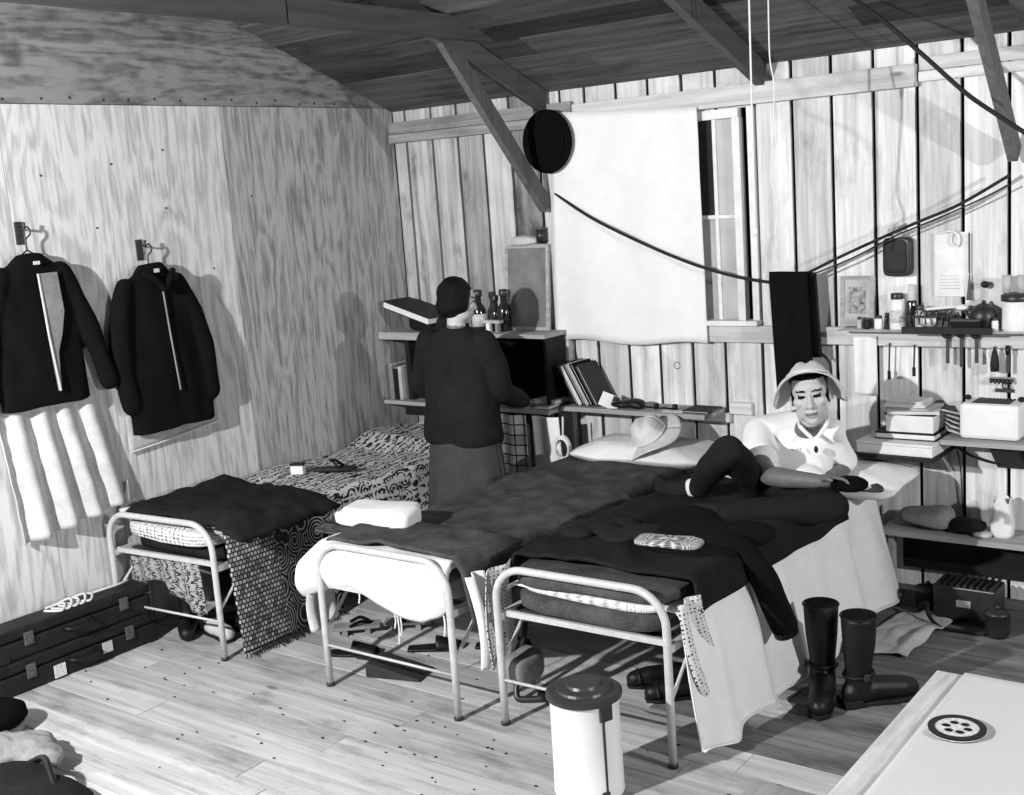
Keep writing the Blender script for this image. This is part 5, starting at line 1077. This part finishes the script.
# ---- standing woman
wo = thing('person', 'woman in dark sweater and grey skirt standing with her back to the room', 'person', (-3.87, 4.62, 0))
HW = frame((-3.862, 4.63, 1.452), (.42, .90, -.16), 0, 0); WS = .93
mb = MB(); head_shapes(mb, HW, WS)
limb(mb, [HW @ V(0, -.01, -.05), (-3.868, 4.605, 1.345), (-3.87, 4.60, 1.28)], [.048, .046, .055])
sR, sL = V(-3.70, 4.60, 1.245), V(-4.05, 4.60, 1.245); eR, wR = V(-3.66, 4.68, .985), V(-3.73, 4.95, .88); eL, wL = V(-4.155, 4.66, .985), V(-4.10, 4.93, .90)
mb.tube([sL, (-3.87, 4.60, 1.275), sR], [.025, .04, .025], 14, round_=True); mb.ell((-3.87, 4.61, 1.12), (.14, .09, .17)); mb.ell((-3.87, 4.61, .90), (.13, .09, .14)); mb.ell((-3.87, 4.60, .76), (.155, .11, .12))
for a, b, c_ in ((sR, eR, wR), (sL, eL, wL)): limb(mb, [a, b, c_], [.025, .034, .026])
hand_shapes(mb, wR, (-.25, .9, -.25), (-1, 0, 0), (0, 0, 1), .6, .88); hand_shapes(mb, wL, (.3, .9, -.2), (1, 0, 0), (0, 0, 1), .5, .88)
for q in (-.075, .075):
    limb(mb, [(-3.87+q, 4.60, .74), (-3.87+q, 4.61, .43), (-3.87+q, 4.60, .25), (-3.87+q, 4.60, .08)], [.075, .055, .05, .034]); mb.tube([(-3.87+q, 4.585, .045), (-3.87+q, 4.70, .04), (-3.87+q, 4.75, .035)], [.04, .036, .028], 12, round_=True)
o = mb.build('body', 'skin', wo, remesh=.0052, smth=2); head_mats(o, HW, WS, True)
mb = MB()                                                   # hair
R3 = HW.to_3x3().to_4x4()
for c_, r in (((0, -.03, .035), (.092, .098, .098)), ((0, -.05, -.03), (.088, .078, .07)), ((.055, -.02, -.005), (.036, .06, .07)), ((-.055, -.02, -.005), (.036, .06, .07))): mb.ell(HW @ (Vector(c_)*WS), Vector(r)*WS, R3)
hr = mb.build('hair', 'hair', wo, remesh=.007, smth=3)
for v in hr.data.vertices: v.co += v.normal*(nz(v.co.x*40, v.co.y*40, v.co.z*14)*.004)
mb = MB()                                                   # sweater
ringloft(mb, [(-3.872, 4.60, .725, .215, .135), (-3.872, 4.60, .76, .225, .145), (-3.872, 4.605, .90, .212, .135), (-3.87, 4.61, 1.05, .205, .13), (-3.87, 4.61, 1.16, .20, .12), (-3.87, 4.605, 1.24, .185, .095), (-3.87, 4.60, 1.285, .13, .075), (-3.87, 4.60, 1.325, .07, .06)])
for a, b, c_ in ((sR, eR, wR), (sL, eL, wL)): limb(mb, [a, lerp(a, b, .5)+V(.015 if a.x > -3.87 else -.015, 0, 0), b, lerp(b, c_, .9)], [.068, .068, .062, .046])
sw = mb.build('sweater', 'sweater', wo, remesh=.009, smth=4)
for v in sw.data.vertices: v.co += v.normal*(nz(v.co.x*9, v.co.y*9, v.co.z*5)*.010)
mb = MB(); N_ = 72                                          # skirt with soft pleats
def skirt(u, v):
    a = 2*math.pi*u; pl_ = 1+.045*v*math.sin(a*9)+.02*v*math.sin(a*4+1); rx = lerp(.20, .245, v)*pl_; ry = lerp(.13, .175, v)*pl_
    return (-3.866+.006*v+rx*math.cos(a), 4.60+ry*math.sin(a), lerp(.78, .34, v))
mb.grid(skirt, N_, 16); mb.build('skirt', 'skirt_grey', wo, smooth=True, thick=.006)
for q in (-.075, .075):
    mb = MB(); mb.tube([(-3.87+q, 4.575, .042), (-3.87+q, 4.68, .042), (-3.87+q, 4.75, .036)], [.044, .042, .034], 14, round_=True); mb.build('shoe', 'black_leather', wo, remesh=.008)
# crumbs and dirt specks on the boards
mb = MB(); rd2 = random.Random(3)
for cx, cy, n_, sp in ((-4.2, 2.95, 14, .25), (-3.0, 3.0, 14, .25), (-3.4, 2.75, 12, .4), (-2.7, 2.95, 14, .3), (-3.6, 3.6, 16, .3), (-2.4, 3.2, 8, .3), (-2.0, 3.1, 10, .3)):
    for k in range(n_): mb.ell((cx+rd2.gauss(0, sp), cy+rd2.gauss(0, sp*.6), .002), (rd2.uniform(.003, .010), rd2.uniform(.003, .007), .0025), n=6, m=4)
o = mb.build('floor_crumbs', 'black_cord'); tag(o, 'dark crumbs and dirt specks scattered on the floor boards', 'crumbs', kind='stuff')
# bake the remaining modifiers in one pass
dg = bpy.context.evaluated_depsgraph_get()
for o, smooth_ in PENDING:
    nm = bpy.data.meshes.new_from_object(o.evaluated_get(dg), preserve_all_data_layers=True, depsgraph=dg)
    old = o.data; o.modifiers.clear(); o.data = nm; nm.name = o.name
    if smooth_:
        for p in nm.polygons: p.use_smooth = True
    if old.users == 0: bpy.data.meshes.remove(old)
